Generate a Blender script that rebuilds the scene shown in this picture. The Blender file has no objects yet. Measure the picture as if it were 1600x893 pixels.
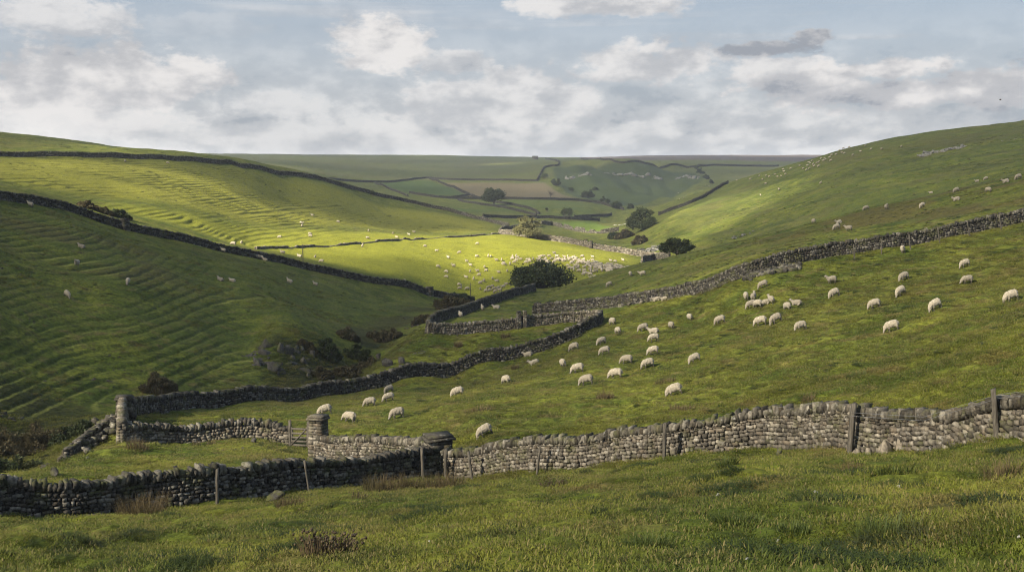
EXPO = 2.15
HAZE_D = 0.00010
CLOUD_T0, CLOUD_T1 = .50, .78
import bpy, bmesh, math, random
import numpy as np
from mathutils import Vector, Matrix

random.seed(11)
rng = np.random.default_rng(11)
scene = bpy.context.scene
COL = scene.collection

# ------------------------------------------------------------------ camera
F = 1600 * 40 / 36
PITCH = math.atan(166.5 / F)
CP_, SP_ = math.cos(PITCH), math.sin(PITCH)
CAM_H = 1.75
cam_d = bpy.data.cameras.new('camera')
cam = bpy.data.objects.new('camera', cam_d)
COL.objects.link(cam)
cam_d.lens = 40
cam_d.sensor_width = 36
cam_d.clip_start = 0.1
cam_d.clip_end = 20000
cam.rotation_euler = (math.pi / 2 - PITCH, 0, 0)
scene.camera = cam


def ray(u, v):
    cx = (u - 800) / F
    cz = -(v - 446.5) / F
    x, y, z = cx, CP_ + cz * SP_, -SP_ + cz * CP_
    return math.atan2(x, y), z / math.hypot(x, y)          # bearing, tangent of elevation


# ------------------------------------------------------------------ numpy noise
def hash2(ix, iy, seed):
    h = (ix.astype(np.int64) * 374761393 + iy.astype(np.int64) * 668265263 + seed * 144665 + 12345) & 0xffffffff
    h = ((h ^ (h >> 13)) * 1274126177) & 0xffffffff
    h = ((h ^ (h >> 15)) * 2246822519) & 0xffffffff
    h = h ^ (h >> 16)
    return h / 4294967295.0


def vnoise(x, y, seed=0):
    ix, iy = np.floor(x), np.floor(y)
    fx, fy = x - ix, y - iy
    fx = fx * fx * fx * (fx * (fx * 6 - 15) + 10)
    fy = fy * fy * fy * (fy * (fy * 6 - 15) + 10)
    a = hash2(ix, iy, seed); b = hash2(ix + 1, iy, seed)
    c = hash2(ix, iy + 1, seed); d = hash2(ix + 1, iy + 1, seed)
    return (a + (b - a) * fx + (c - a) * fy + (a - b - c + d) * fx * fy) * 2 - 1


def fbm(x, y, seed=0, octs=3):
    s = 0; a = 1; t = 0
    for k in range(octs):
        s = s + a * vnoise(x * 2 ** k + 17.3 * k, y * 2 ** k - 9.1 * k, seed + k)
        t += a; a *= 0.5
    return s / t


def sstep(a, b, x):
    t = np.clip((x - a) / (b - a), 0, 1)
    return t * t * (3 - 2 * t)


# ------------------------------------------------------------------ survey of the dale: (bearing column, row, distance in metres)
LINES = {
    'wall_a': [(-250, 822, 44), (-60, 815, 44), (0, 812, 45), (100, 806, 45), (200, 800, 46), (330, 785, 47), (476, 767, 50), (560, 755, 52), (680, 738, 55)],
    'wall_b': [(690, 744, 55), (745, 744, 53.5), (840, 740, 50), (940, 729, 48), (1040, 717, 46), (1150, 709, 45), (1230, 703, 44), (1340, 702, 41), (1480, 698, 38), (1600, 690, 35), (1800, 680, 31)],
    'wall_m': [(183, 664, 82), (215, 655, 88), (300, 641, 97), (400, 630, 102), (500, 620, 108), (600, 606, 112), (700, 588, 116), (800, 563, 118), (860, 545, 119), (905, 526, 121), (932, 511, 124), (939, 503, 128)],
    'wall_u': [(835, 491, 150), (940, 482, 143), (1000, 474, 137), (1080, 461, 129), (1130, 446, 122), (1165, 430, 118), (1200, 420, 118), (1300, 401, 120), (1400, 386, 121), (1500, 365, 123), (1600, 345, 125), (1800, 310, 128)],
    'wall_p': [(668, 518, 129), (738, 518, 130), (811, 512, 131), (860, 507, 132), (895, 502, 132), (925, 500, 131), (938, 503, 128)],
    'wall_q': [(668, 518, 129), (680, 506, 137), (720, 493, 150), (760, 480, 166), (800, 466, 186), (835, 455, 205)],
    'wall_w1': [(-250, 250, 165), (-100, 284, 176), (0, 312, 185), (100, 329, 195), (200, 362, 200), (300, 382, 206), (400, 402, 214), (475, 419, 220), (600, 444, 229), (670, 463, 235), (740, 472, 242)],
    'wall_w2': [(-250, 232, 340), (0, 243, 360), (150, 245, 370), (300, 252, 392), (400, 264, 420), (480, 277, 450), (550, 294, 480), (620, 312, 500), (700, 330, 510), (760, 345, 500), (795, 355, 470)],
    'wall_d': [(183, 697, 71), (235, 697, 72), (330, 690, 73), (400, 686, 73), (447, 697, 72)],
    'wall_e': [(494, 714, 66), (560, 722, 62), (640, 730, 58), (690, 738, 55.5)],
    'wall_f': [(780, 366, 372), (860, 377, 360), (960, 393, 345), (1040, 404, 330)],
}
PTS = []
# foreground down to the first wall
for u, s in ((-400, -.215), (0, -.225), (400, -.215), (800, -.195), (1200, -.178), (1600, -.17), (2000, -.17)):
    for r in (2, 4.5):
        PTS.append((u, None, r, s))
PTS += [(0, 893, 18), (-250, 893, 18), (300, 885, 18), (300, 840, 29), (800, 893, 11.5), (1200, 893, 9.6), (1600, 893, 9), (1900, 893, 9),
        (0, 840, 33), (800, 800, 24), (800, 760, 40), (560, 810, 30), (1200, 790, 17), (1200, 730, 30), (1600, 790, 16), (1600, 730, 23), (1850, 760, 17)]
# court between the walls, stream mouth
PTS += [(300, 722, 62), (150, 728, 64), (420, 712, 64), (60, 752, 57), (0, 768, 55), (-200, 775, 55), (120, 700, 76), (60, 730, 75), (0, 738, 74), (-200, 735, 72),
        (560, 745, 56), (470, 712, 66)]
# sheep field
PTS += [(761, 681, 62), (622, 653, 80), (546, 660, 78), (510, 648, 86), (579, 634, 93), (608, 623, 99), (717, 619, 88), (792, 598, 96), (918, 601, 82),
        (963, 592, 85), (1014, 574, 88), (1088, 566, 84), (1058, 618, 70), (1253, 516, 84), (1397, 517, 76), (1464, 483, 80), (1582, 471, 76), (1511, 443, 95),
        (1800, 440, 72), (1190, 508, 96), (1127, 505, 102), (1180, 470, 108), (1000, 530, 106), (1080, 500, 112), (900, 546, 108), (1300, 443, 108), (1410, 394, 118),
        (300, 665, 84), (400, 655, 84), (900, 650, 66), (1100, 640, 62), (1300, 610, 57), (1500, 590, 50), (1600, 570, 48), (1800, 560, 44), (1000, 680, 55), (1200, 660, 53), (1400, 560, 65)]
# bank between stream, wall m and the pen
PTS += [(590, 580, 117), (650, 548, 123), (750, 535, 124), (820, 522, 126), (880, 512, 128), (620, 545, 127), (655, 522, 131)]
# inside the pen and spur beyond the upper wall
PTS += [(720, 497, 140), (755, 488, 150), (790, 480, 160), (860, 470, 170), (950, 446, 178), (1050, 430, 160), (1100, 415, 160), (1200, 390, 155), (1300, 362, 165), (1327, 361, 160), (1400, 345, 160), (1500, 330, 155), (1600, 310, 155), (1800, 278, 155)]
CREST = [(840, 460, 203), (900, 441, 206), (950, 427, 208), (1000, 414, 208), (1050, 403, 206), (1100, 391, 204), (1160, 376, 200), (1200, 366, 198), (1250, 353, 196), (1300, 339, 194), (1350, 326, 193), (1400, 316, 192), (1450, 306, 191), (1500, 296, 190), (1550, 286, 189), (1600, 276, 188), (1800, 240, 186)]
LINES['crest'] = CREST
# hollow behind the spur
PTS += [(900, 452, 232), (1000, 440, 245), (1100, 425, 250), (1200, 408, 250), (1300, 385, 245), (1400, 362, 240), (1500, 340, 235), (1600, 318, 232), (1800, 275, 230),
        (1050, 415, 290), (1150, 402, 290), (1250, 375, 285), (1400, 330, 275), (1600, 285, 265)]
# right-hand hill
PTS += [(1000, 398, 345), (1060, 388, 330), (1100, 372, 340), (1200, 345, 335), (1300, 318, 325), (1400, 296, 318), (1500, 276, 310), (1600, 260, 305), (1800, 225, 300),
        (1040, 350, 430), (1120, 330, 430), (1200, 305, 430), (1300, 275, 420), (1400, 253, 405), (1500, 238, 395), (1600, 226, 385), (1800, 195, 380)]
LINES['hill_crest'] = [(1800, 160, 470), (1700, 177, 475), (1600, 192, 480), (1500, 204, 490), (1400, 219, 505), (1330, 231, 530), (1290, 241, 560), (1240, 256, 600), (1200, 265, 620), (1150, 280, 640), (1100, 297, 655), (1050, 314, 665), (1000, 330, 670), (965, 343, 660)]
PTS += [(1800, 175, 640), (1600, 205, 660), (1400, 232, 690), (1290, 258, 740), (1200, 280, 770), (1100, 305, 780), (1020, 325, 780)]
# valley floor, sunlit field
PTS += [(965, 362, 500), (985, 380, 420), (940, 372, 470), (900, 360, 520), (870, 352, 560), (820, 352, 500), (900, 372, 420),
        (950, 412, 290), (880, 410, 290), (850, 402, 300), (850, 440, 245), (780, 425, 275), (780, 452, 245), (700, 400, 300), (700, 440, 258), (600, 385, 300), (600, 415, 255), (640, 440, 240), (500, 400, 258), (420, 392, 245), (300, 368, 235), (150, 332, 222), (0, 300, 215), (-250, 245, 210),
        (790, 372, 350), (700, 375, 340), (600, 370, 330), (450, 372, 290), (400, 386, 262)]
# left-hand hill
PTS += [(300, 330, 285), (150, 305, 275), (0, 280, 265), (300, 290, 335), (150, 270, 320), (0, 260, 310), (-250, 240, 290), (500, 345, 350), (450, 310, 390), (600, 345, 400), (600, 328, 450), (700, 350, 430), (560, 352, 365)]
PTS += [(-250, 196, 480), (0, 207, 490), (100, 217, 505), (200, 233, 525), (240, 240, 545), (-250, 215, 700), (0, 228, 750), (200, 250, 760), (350, 268, 640), (450, 285, 640), (550, 300, 640), (640, 318, 620), (720, 334, 600)]
# near left slope and the gully
PTS += [(-250, 270, 150), (-250, 400, 115), (-250, 550, 92), (-250, 680, 82), (0, 345, 164), (0, 400, 138), (0, 480, 116), (0, 560, 102), (0, 640, 92), (0, 695, 84),
        (100, 415, 143), (200, 400, 165), (200, 444, 138), (200, 500, 122), (200, 580, 108), (200, 635, 99), (100, 650, 93), (344, 437, 168), (400, 470, 150), (400, 520, 132), (430, 530, 124.5), (440, 588, 118.5), (482, 540, 127), (492, 592, 120), (300, 560, 116), (300, 610, 107), (330, 630, 104),
        (500, 450, 190), (500, 490, 158), (600, 465, 212), (600, 490, 170), (550, 530, 140), (640, 480, 190), (440, 606, 115),
        (520, 598, 119), (560, 592, 121.5), (600, 562, 133), (640, 520, 146), (672, 495, 165), (700, 480, 200), (730, 474, 232)]
# fields under the moor
PTS += [(770, 322, 700), (880, 332, 640), (860, 340, 600), (700, 320, 720), (640, 300, 820), (560, 290, 800), (740, 308, 830), (860, 309, 830), (940, 322, 760), (700, 284, 1060), (850, 284, 1040), (560, 283, 1000), (400, 262, 900),
        (400, 252, 1300), (600, 262, 1400), (800, 262, 1400), (0, 240, 1300), (-250, 240, 1300), (930, 335, 660),
        (960, 315, 900), (1020, 322, 860), (900, 290, 1000), (960, 282, 1080), (1050, 282, 1100), (900, 265, 1130), (1000, 264, 1180), (1080, 272, 1180), (870, 260, 1180), (1090, 262, 1250), (1150, 262, 1300), (1250, 262, 1300), (1000, 256, 1400), (1200, 256, 1500), (1400, 256, 1500), (1700, 256, 1500)]
LINES['moor'] = [(-250, 239, 1900), (0, 239, 1900), (300, 240, 1900), (500, 243, 1900), (700, 246, 1900), (830, 248, 1900), (920, 247, 2050), (1000, 244, 2150), (1270, 243, 2200), (1600, 243, 2200), (1800, 243, 2200)]
PTS += [(u, 252, 3600) for u in range(-200, 1801, 200)]

ctrl = []
for nm, L in LINES.items():
    for (a, b) in zip(L[:-1], L[1:]):
        n = max(1, int(abs(b[0] - a[0]) / 70))
        for k in range(n):
            t = k / n
            ctrl.append((a[0] + (b[0] - a[0]) * t, a[1] + (b[1] - a[1]) * t, math.exp(math.log(a[2]) * (1 - t) + math.log(b[2]) * t)))
    ctrl.append(L[-1])
rows_ = []
for c in ctrl + PTS:
    if len(c) == 4:
        rows_.append((ray(c[0], 800)[0], math.log(c[2]), c[3]))
    else:
        th, e = ray(c[0], c[1])
        rows_.append((th, math.log(c[2]), e + CAM_H / c[2]))
rows_ = np.array(rows_)
AX = 4.0
X = np.column_stack([rows_[:, 0] * AX, rows_[:, 1]])


def phi(d2):
    return 0.5 * d2 * np.log(d2 + 1e-12)


n = len(X)
D2 = ((X[:, None, :] - X[None, :, :]) ** 2).sum(-1)
A = np.zeros((n + 3, n + 3))
A[:n, :n] = phi(D2) + np.eye(n) * 4e-4
A[:n, n] = 1; A[:n, n + 1:] = X
A[n, :n] = 1; A[n + 1:, :n] = X.T
sol = np.linalg.solve(A, np.concatenate([rows_[:, 2], np.zeros(3)]))

cth = np.linspace(-0.62, 0.62, 260)
clr = np.linspace(math.log(1.2), math.log(4200), 560)
G = np.zeros((len(clr), len(cth)))
for i, lr in enumerate(clr):
    q = np.column_stack([cth * AX, np.full(len(cth), lr)])
    d2 = ((q[:, None, :] - X[None, :, :]) ** 2).sum(-1)
    G[i] = phi(d2) @ sol[:n] + sol[n] + q @ sol[n + 1:]


def cubic_resample(M, x0, x1, xq):
    m = M.shape[0]
    t = np.clip((xq - x0) / (x1 - x0) * (m - 1), 0, m - 1.000001)
    i = t.astype(int); f = (t - i)[:, None]
    p = lambda k: M[np.clip(i + k, 0, m - 1)]
    a, b, c, d = p(-1), p(0), p(1), p(2)
    return b + 0.5 * f * (c - a + f * (2 * a - 5 * b + 4 * c - d + f * (3 * (b - c) + d - a)))


TH = np.concatenate([-np.linspace(math.pi, 0.58, 40)[:-1], np.linspace(-0.56, 0.56, 860), np.linspace(0.58, math.pi, 40)[1:]])
segs = [(1.2, 9, 70), (9, 40, 420), (40, 90, 420), (90, 245, 760), (245, 520, 520), (520, 4000, 240)]
R = np.concatenate([np.exp(np.linspace(math.log(a), math.log(b), k, endpoint=False)) for a, b, k in segs] + [[4000.0]])
LR = np.log(R)
Gr = cubic_resample(G, clr[0], clr[-1], LR)
Gf = cubic_resample(Gr.T.copy(), cth[0], cth[-1], np.clip(TH, -0.6, 0.6)).T
RR, TT = np.meshgrid(R, TH, indexing='ij')
GX, GY = RR * np.sin(TT), RR * np.cos(TT)
Z = Gf * RR - CAM_H


def in_poly(px, py, poly):
    inside = np.zeros(px.shape, bool)
    m = len(poly)
    for i in range(m):
        x1, y1 = poly[i]; x2, y2 = poly[(i + 1) % m]
        c = ((y1 > py) != (y2 > py)) & (px < (x2 - x1) * (py - y1) / (y2 - y1 + 1e-12) + x1)
        inside ^= c
    return inside


def th_of(u):
    return math.atan((u - 800) / (F * CP_))

Z0 = Z.copy()
LW = sstep(1.2, 5, RR)
# broad unevenness, tussocks, sheep tracks along the contours
Z += LW * 0.55 * sstep(15, 90, RR) * fbm(GX / 26, GY / 26, 1, 3)
Z += sstep(350, 900, RR) * 2.2 * fbm(GX / 150, GY / 150, 5, 3)
Z += LW * (0.14 + .14 * sstep(200, 320, RR)) * (1 - sstep(500, 900, RR)) * fbm(GX / 6, GY / 6, 9, 2)
tus = fbm(GX / 1.7, GY / 1.7, 13, 2)
Z += LW * (.24 + .10 * (1 - sstep(40, 70, RR))) * (1 - sstep(170, 280, RR)) * np.maximum(tus, -0.12) * (0.35 + 0.65 * sstep(-.3, .5, fbm(GX / 11, GY / 11, 21, 2)))
Z += LW * .20 * (1 - sstep(60, 100, RR)) * (1 - np.abs(fbm(GX / 3.4 + 4, GY / 2.2, 15, 2)) * 2)
fine = fbm(GX / 0.55, GY / 0.55, 17, 2)
Z += LW * 0.075 * (1 - sstep(80, 140, RR)) * fine

scarp = sstep(860, 960, RR) * (1 - sstep(1250, 1400, RR)) * sstep(th_of(850), th_of(900), TT) * (1 - sstep(th_of(1080), th_of(1150), TT))
Z += scarp * 7 * (np.abs(fbm(GX / 60, GY / 170, 81, 3)) * 2 - .5)


def zone(poly_ur, soft=0.0):
    return in_poly(TT, np.log(RR), [(th_of(u), math.log(r)) for u, r in poly_ur])


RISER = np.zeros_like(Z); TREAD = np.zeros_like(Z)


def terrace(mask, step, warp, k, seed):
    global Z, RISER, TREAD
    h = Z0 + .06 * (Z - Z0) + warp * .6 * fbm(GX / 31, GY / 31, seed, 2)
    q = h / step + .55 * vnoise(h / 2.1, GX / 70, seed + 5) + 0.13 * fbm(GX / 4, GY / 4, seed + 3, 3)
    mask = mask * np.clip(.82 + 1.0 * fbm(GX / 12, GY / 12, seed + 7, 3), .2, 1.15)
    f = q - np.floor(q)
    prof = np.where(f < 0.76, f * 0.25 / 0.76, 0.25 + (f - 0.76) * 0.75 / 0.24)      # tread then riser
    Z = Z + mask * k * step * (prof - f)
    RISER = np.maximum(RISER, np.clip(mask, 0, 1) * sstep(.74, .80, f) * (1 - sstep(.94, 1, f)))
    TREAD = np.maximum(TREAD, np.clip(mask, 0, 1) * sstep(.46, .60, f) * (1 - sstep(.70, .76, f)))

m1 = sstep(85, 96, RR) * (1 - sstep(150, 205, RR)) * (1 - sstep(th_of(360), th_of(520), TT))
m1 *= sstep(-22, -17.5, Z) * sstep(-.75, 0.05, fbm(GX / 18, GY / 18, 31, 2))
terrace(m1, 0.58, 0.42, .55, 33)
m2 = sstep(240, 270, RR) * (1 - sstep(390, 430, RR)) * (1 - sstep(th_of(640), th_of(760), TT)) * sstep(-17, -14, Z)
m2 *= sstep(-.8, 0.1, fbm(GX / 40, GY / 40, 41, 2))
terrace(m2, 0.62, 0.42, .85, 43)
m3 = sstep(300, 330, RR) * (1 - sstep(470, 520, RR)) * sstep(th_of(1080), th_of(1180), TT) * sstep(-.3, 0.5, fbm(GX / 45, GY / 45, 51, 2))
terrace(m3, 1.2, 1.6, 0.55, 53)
EG = Z / RR


def gz(x, y):
    x = np.asarray(x, float); y = np.asarray(y, float)
    r = np.clip(np.hypot(x, y), R[0], R[-1] * .999); t = np.arctan2(x, y)
    i = np.clip(np.searchsorted(R, r) - 1, 0, len(R) - 2)
    j = np.clip(np.searchsorted(TH, t) - 1, 0, len(TH) - 2)
    a = (r - R[i]) / (R[i + 1] - R[i]); b = (t - TH[j]) / (TH[j + 1] - TH[j])
    return (Z[i, j] * (1 - a) * (1 - b) + Z[i + 1, j] * a * (1 - b) + Z[i, j + 1] * (1 - a) * b + Z[i + 1, j + 1] * a * b)


def at(u, r):
    """ground point on a bearing at a distance"""
    t = th_of(u)
    x, y = r * math.sin(t), r * math.cos(t)
    return Vector((x, y, float(gz(x, y))))


def hit(u, v, rmin=3.0):
    """ground point seen along a line of sight, beyond rmin"""
    t, e = ray(u, v)
    j = int(np.clip(np.searchsorted(TH, t) - 1, 0, len(TH) - 2))
    b = (t - TH[j]) / (TH[j + 1] - TH[j])
    prof = EG[:, j] * (1 - b) + EG[:, j + 1] * b
    i0 = int(np.searchsorted(R, rmin))
    w = np.nonzero(prof[i0:] >= e)[0]
    if len(w) == 0:
        i = i0 + int(np.argmax(prof[i0:])); r = R[i]
    else:
        i = i0 + int(w[0])
        r = R[i]
        if i > i0:
            a = (e - prof[i - 1]) / (prof[i] - prof[i - 1] + 1e-12)
            r = R[i - 1] + (R[i] - R[i - 1]) * min(max(a, 0), 1)
    x, y = r * math.sin(t), r * math.cos(t)
    return Vector((x, y, float(gz(x, y))))

# ------------------------------------------------------------------ mesh helpers
def mesh_np(name, V, Q, smooth=False, mat=None):
    me = bpy.data.meshes.new(name)
    V = np.ascontiguousarray(V, np.float32); Q = np.ascontiguousarray(Q, np.int32)
    k = Q.shape[1]
    me.vertices.add(len(V)); me.vertices.foreach_set('co', V.ravel())
    me.loops.add(Q.size); me.loops.foreach_set('vertex_index', Q.ravel())
    me.polygons.add(len(Q)); me.polygons.foreach_set('loop_start', np.arange(0, Q.size, k, dtype=np.int32))
    if smooth:
        me.polygons.foreach_set('use_smooth', np.ones(len(Q), bool))
    me.update(calc_edges=True)
    if mat is not None:
        me.materials.append(mat)
    return me


def link(name, data=None, parent=None, loc=None):
    o = bpy.data.objects.new(name, data)
    COL.objects.link(o)
    if parent is not None:
        o.parent = parent
    if loc is not None:
        o.location = loc
    return o


def tag(o, label=None, cat=None, group=None, kind=None):
    if label: o['label'] = label
    if cat: o['category'] = cat
    if group: o['group'] = group
    if kind: o['kind'] = kind
    return o


# ------------------------------------------------------------------ node helpers
class NT:
    def __init__(s, tree):
        s.t = tree; s.n = tree.nodes; s.l = tree.links

    def put(s, sock, val):
        if val is None: return
        if isinstance(val, bpy.types.NodeSocket): s.l.new(val, sock)
        elif isinstance(val, (tuple, list)) and sock.type == 'RGBA' and len(val) == 3: sock.default_value = (*val, 1)
        else: sock.default_value = val

    def node(s, typ, ins=None, **kw):
        nd = s.n.new(typ)
        for k, v in kw.items(): setattr(nd, k, v)
        for k, v in (ins or {}).items(): s.put(nd.inputs[k], v)
        return nd

    def math(s, op, a, b=None, c=None, clamp=False):
        nd = s.n.new('ShaderNodeMath'); nd.operation = op; nd.use_clamp = clamp
        for i, v in enumerate((a, b, c)):
            if v is not None: s.put(nd.inputs[i], v)
        return nd.outputs[0]

    def mix(s, f, a, b, typ='MIX'):
        nd = s.n.new('ShaderNodeMix'); nd.data_type = 'RGBA'; nd.blend_type = typ; nd.clamp_factor = True
        s.put(nd.inputs[0], f); s.put(nd.inputs[6], a); s.put(nd.inputs[7], b)
        return nd.outputs[2]

    def noise(s, vec, scale, detail=3, rough=0.55, dist=0.0):
        nd = s.node('ShaderNodeTexNoise', {'Scale': scale, 'Detail': detail, 'Roughness': rough, 'Distortion': dist})
        if vec is not None: s.l.new(vec, nd.inputs['Vector'])
        return nd.outputs['Fac']

    def ramp(s, f, lo, hi, a=0.0, b=1.0):
        nd = s.node('ShaderNodeMapRange', {0: f, 1: lo, 2: hi, 3: a, 4: b}, interpolation_type='SMOOTHSTEP')
        return nd.outputs[0]

    def bump(s, h, strength, dist, nrm=None):
        nd = s.node('ShaderNodeBump', {'Height': h, 'Strength': strength, 'Distance': dist})
        if nrm is not None: s.l.new(nrm, nd.inputs['Normal'])
        return nd.outputs[0]


def new_mat(name):
    m = bpy.data.materials.new(name); m.use_nodes = True
    t = NT(m.node_tree)
    b = m.node_tree.nodes['Principled BSDF']
    b.inputs['Roughness'].default_value = 0.9
    b.inputs['Specular IOR Level'].default_value = 0.15
    return m, t, b


def sward(t, pos):
    """colour of the grazed sward: mown green, yellower, rank dark and bleached patches"""
    big = t.noise(pos, 0.035, 3)
    mid = t.noise(pos, 0.19, 4)
    sml = t.noise(pos, 0.9, 3)
    c = t.mix(t.ramp(mid, .35, .68), (.050, .068, .0110), (.116, .126, .020))
    c = t.mix(t.ramp(big, .48, .68, 0, .55), c, (.078, .074, .018))
    c = t.mix(t.ramp(sml, .50, .66, 0, .78), c, (.026, .037, .007))
    c = t.mix(t.ramp(t.noise(pos, 2.3, 3, .6), .54, .68, 0, .6), c, (.020, .027, .006))
    f = t.math('MULTIPLY', t.ramp(t.noise(pos, 0.45, 4, .65), .51, .68), .66)
    c = t.mix(f, c, (.125, .100, .038))
    return c


# ------------------------------------------------------------------ ground
M_ground, t, b = new_mat('ground_sward')
geo = t.node('ShaderNodeNewGeometry')
pos = geo.outputs['Position']
c = sward(t, pos)
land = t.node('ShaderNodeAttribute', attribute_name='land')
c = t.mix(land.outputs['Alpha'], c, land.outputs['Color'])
fleck = t.noise(pos, 3.2, 4, .7)
c = t.mix(t.ramp(fleck, .3, .75, .0, 1), t.mix(1.0, c, (.50, .52, .5), 'MULTIPLY'), t.mix(1.0, c, (1.5, 1.44, 1.36), 'MULTIPLY'))
rank = t.noise(pos, .55, 5, .72)
c = t.mix(t.ramp(rank, .52, .66, 0, .5), c, t.mix(1.0, c, (.42, .45, .5), 'MULTIPLY'))
streak = t.node('ShaderNodeMapping', {'Vector': pos, 'Scale': (.16, .5, .9)})
f2 = t.noise(streak.outputs[0], 1.0, 4, .65)
c = t.mix(t.ramp(f2, .54, .70, 0, .42), c, t.mix(1.0, c, (.55, .52, .62), 'MULTIPLY'))
t.put(b.inputs['Base Color'], c)
n1 = t.bump(t.noise(pos, 1.1, 3, .6), .55, .25)
n2 = t.bump(t.noise(pos, 5.5, 3, .65), .6, .06, n1)
t.put(b.inputs['Normal'], n2)
b.inputs['Specular IOR Level'].default_value = 0.05

land = np.zeros(Z.shape + (4,), np.float32)


def paint(poly, col, alpha, nz=None, edge=None):
    m = zone(poly).astype(np.float32)
    for ax, w_ in (((0, 13), (1, 9), (0, 13), (1, 9)) if max(q[1] for q in poly) < 560 else ((0, 1), (1, 1))):
        pd = [(0, 0), (0, 0)]; pd[ax] = (w_ + 1, w_)
        cs = np.cumsum(np.pad(m, pd, mode='edge'), axis=ax)
        m = (cs[2 * w_ + 1:] - cs[:-2 * w_ - 1]) / (2 * w_ + 1) if ax == 0 else (cs[:, 2 * w_ + 1:] - cs[:, :-2 * w_ - 1]) / (2 * w_ + 1)
    m = m * alpha
    if nz is not None: m = m * nz
    k = m[..., None]
    land[..., :3] = np.where(k > 0, land[..., :3] * (1 - k) + np.array(col, np.float32) * k, land[..., :3])
    land[..., 3] = np.maximum(land[..., 3], m)


def pxp(pts, rmin):
    out = []
    for u, v in pts:
        p = hit(u, v, rmin)
        out.append((u, math.hypot(p.x, p.y)))
    return out

land[..., :3] = (.05, .07, .012)
nzA = np.clip(0.55 + 0.8 * fbm(GX / 30, GY / 30, 61, 3), 0, 1)
nzB = sstep(-.15, .35, fbm(GX / 9, GY / 9, 63, 3))
nzC = np.clip(.7 + .5 * fbm(GX / 60, GY / 60, 65, 3), 0, 1)
# moor and in-bye fields far up the dale
paint([(-400, 1080), (2000, 1080), (2000, 3990), (-400, 3990)], (.078, .076, .030), .85, nzC)
paint([(905, 1640), (2000, 1640), (2000, 3990), (905, 3990)], (.062, .044, .046), .9)
paint([(690, 1010), (850, 1010), (900, 800), (735, 800)], (.135, .105, .062), .85)
paint(pxp([(690, 284), (850, 284), (905, 311), (740, 309)], 560), (.135, .105, .062), .85)
paint(pxp([(580, 286), (668, 281), (735, 305), (640, 303)], 560), (.046, .078, .022), .8)
paint(pxp([(700, 313), (905, 316), (960, 326), (900, 340), (800, 338), (700, 328)], 560), (.050, .080, .022), .8, nzA)
paint(pxp([(850, 346), (930, 346), (960, 356), (930, 362), (880, 357)], 400), (.075, .12, .014), .8)
paint(pxp([(860, 262), (1085, 270), (1100, 280), (1000, 320), (930, 320), (870, 285)], 700), (.030, .044, .017), .9)  # dark green valley side with the shading of its ravines painted in
# valley pasture and left slope, colour raised so they look more strongly sunlit
paint([(-100, 245), (300, 250), (520, 240), (740, 236), (960, 235), (1010, 300), (980, 380), (800, 372), (560, 345), (400, 300), (100, 250)], (.162, .168, .020), .94)
paint([(-300, 255), (100, 262), (420, 305), (560, 360), (780, 380), (780, 500), (500, 450), (300, 390), (-300, 335)], (.150, .149, .022), .95)
# bents on the spur, right-hand hill, gully bracken, near left slope, painted stream-bank shade
paint([(1150, 165), (1400, 150), (1850, 140), (1850, 200), (1150, 212)], (.080, .056, .022), .75, nzB)
paint([(820, 150), (1000, 165), (1150, 160), (1150, 212), (820, 215)], (.085, .078, .022), .5, nzB)
paint([(990, 300), (1150, 290), (1850, 260), (1850, 470), (1290, 560), (1100, 560)], (.052, .064, .016), .6, nzA)
paint([(1050, 300), (1850, 280), (1850, 470), (1290, 560), (1100, 560)], (.070, .062, .028), .55, sstep(.0, .4, fbm(GX / 16, GY / 16, 68, 4)))
paint([(1050, 300), (1850, 280), (1850, 470), (1290, 560), (1100, 560)], (.026, .034, .010), .6, sstep(.08, .4, fbm(GX / 11 + 7, GY / 11, 66, 4)))
paint([(1250, 440), (1850, 400), (1850, 480), (1290, 590)], (.075, .066, .026), .6, nzB)
paint([(-300, 100), (60, 118), (420, 118), (640, 150), (660, 200), (400, 205), (-300, 170)], (.058, .072, .015), .6, nzA)
paint([(-300, 122), (140, 125), (300, 150), (250, 180), (-300, 165)], (.072, .058, .022), .75, nzB)
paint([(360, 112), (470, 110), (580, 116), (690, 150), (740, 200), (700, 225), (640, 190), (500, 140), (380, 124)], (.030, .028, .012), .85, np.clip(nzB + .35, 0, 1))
paint([(400, 114), (520, 115), (600, 120), (640, 136), (600, 136), (500, 127), (420, 124)], (.016, .017, .008), .85)  # darkest ground along the gully floor
paint([(-300, 72), (90, 74), (180, 84), (60, 92), (-300, 90)], (.016, .016, .008), .95)  # shade of the left stream bank, painted as near-black ground
paint([(-300, 78), (60, 80), (150, 86), (190, 92), (60, 100), (-300, 98)], (.022, .024, .009), .9)  # same bank shade painted on, further up the slope

def tint_land(mask, col, alpha):
    k = (mask * alpha).astype(np.float32)[..., None]
    a0 = land[..., 3:4].copy()
    land[..., :3] = land[..., :3] * (1 - k) + np.array(col, np.float32) * k
    land[..., 3:4] = a0 + (1 - a0) * k
tint_land(RISER * np.clip(.6 + .8 * fbm(GX / 6, GY / 6, 67, 2), 0, 1), (.026, .034, .009), .75)  # darker bands on the terrace risers
tint_land(TREAD * np.clip(.55 + .9 * fbm(GX / 9, GY / 9, 69, 2), 0, 1) * (RR < 215), (.170, .178, .045), .95)  # lighter bands on the nearer terrace treads
paint([(400, 66), (470, 63), (490, 72), (440, 73)], (.055, .042, .026), .8)
nr, nt = Z.shape
ii = np.arange((nr - 1) * nt).reshape(nr - 1, nt)
a = ii[:, :-1].ravel()
Q = np.column_stack([a, a + 1, a + nt + 1, a + nt])
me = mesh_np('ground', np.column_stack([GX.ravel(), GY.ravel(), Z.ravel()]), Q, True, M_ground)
at_ = me.attributes.new('land', 'FLOAT_COLOR', 'POINT')
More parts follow.
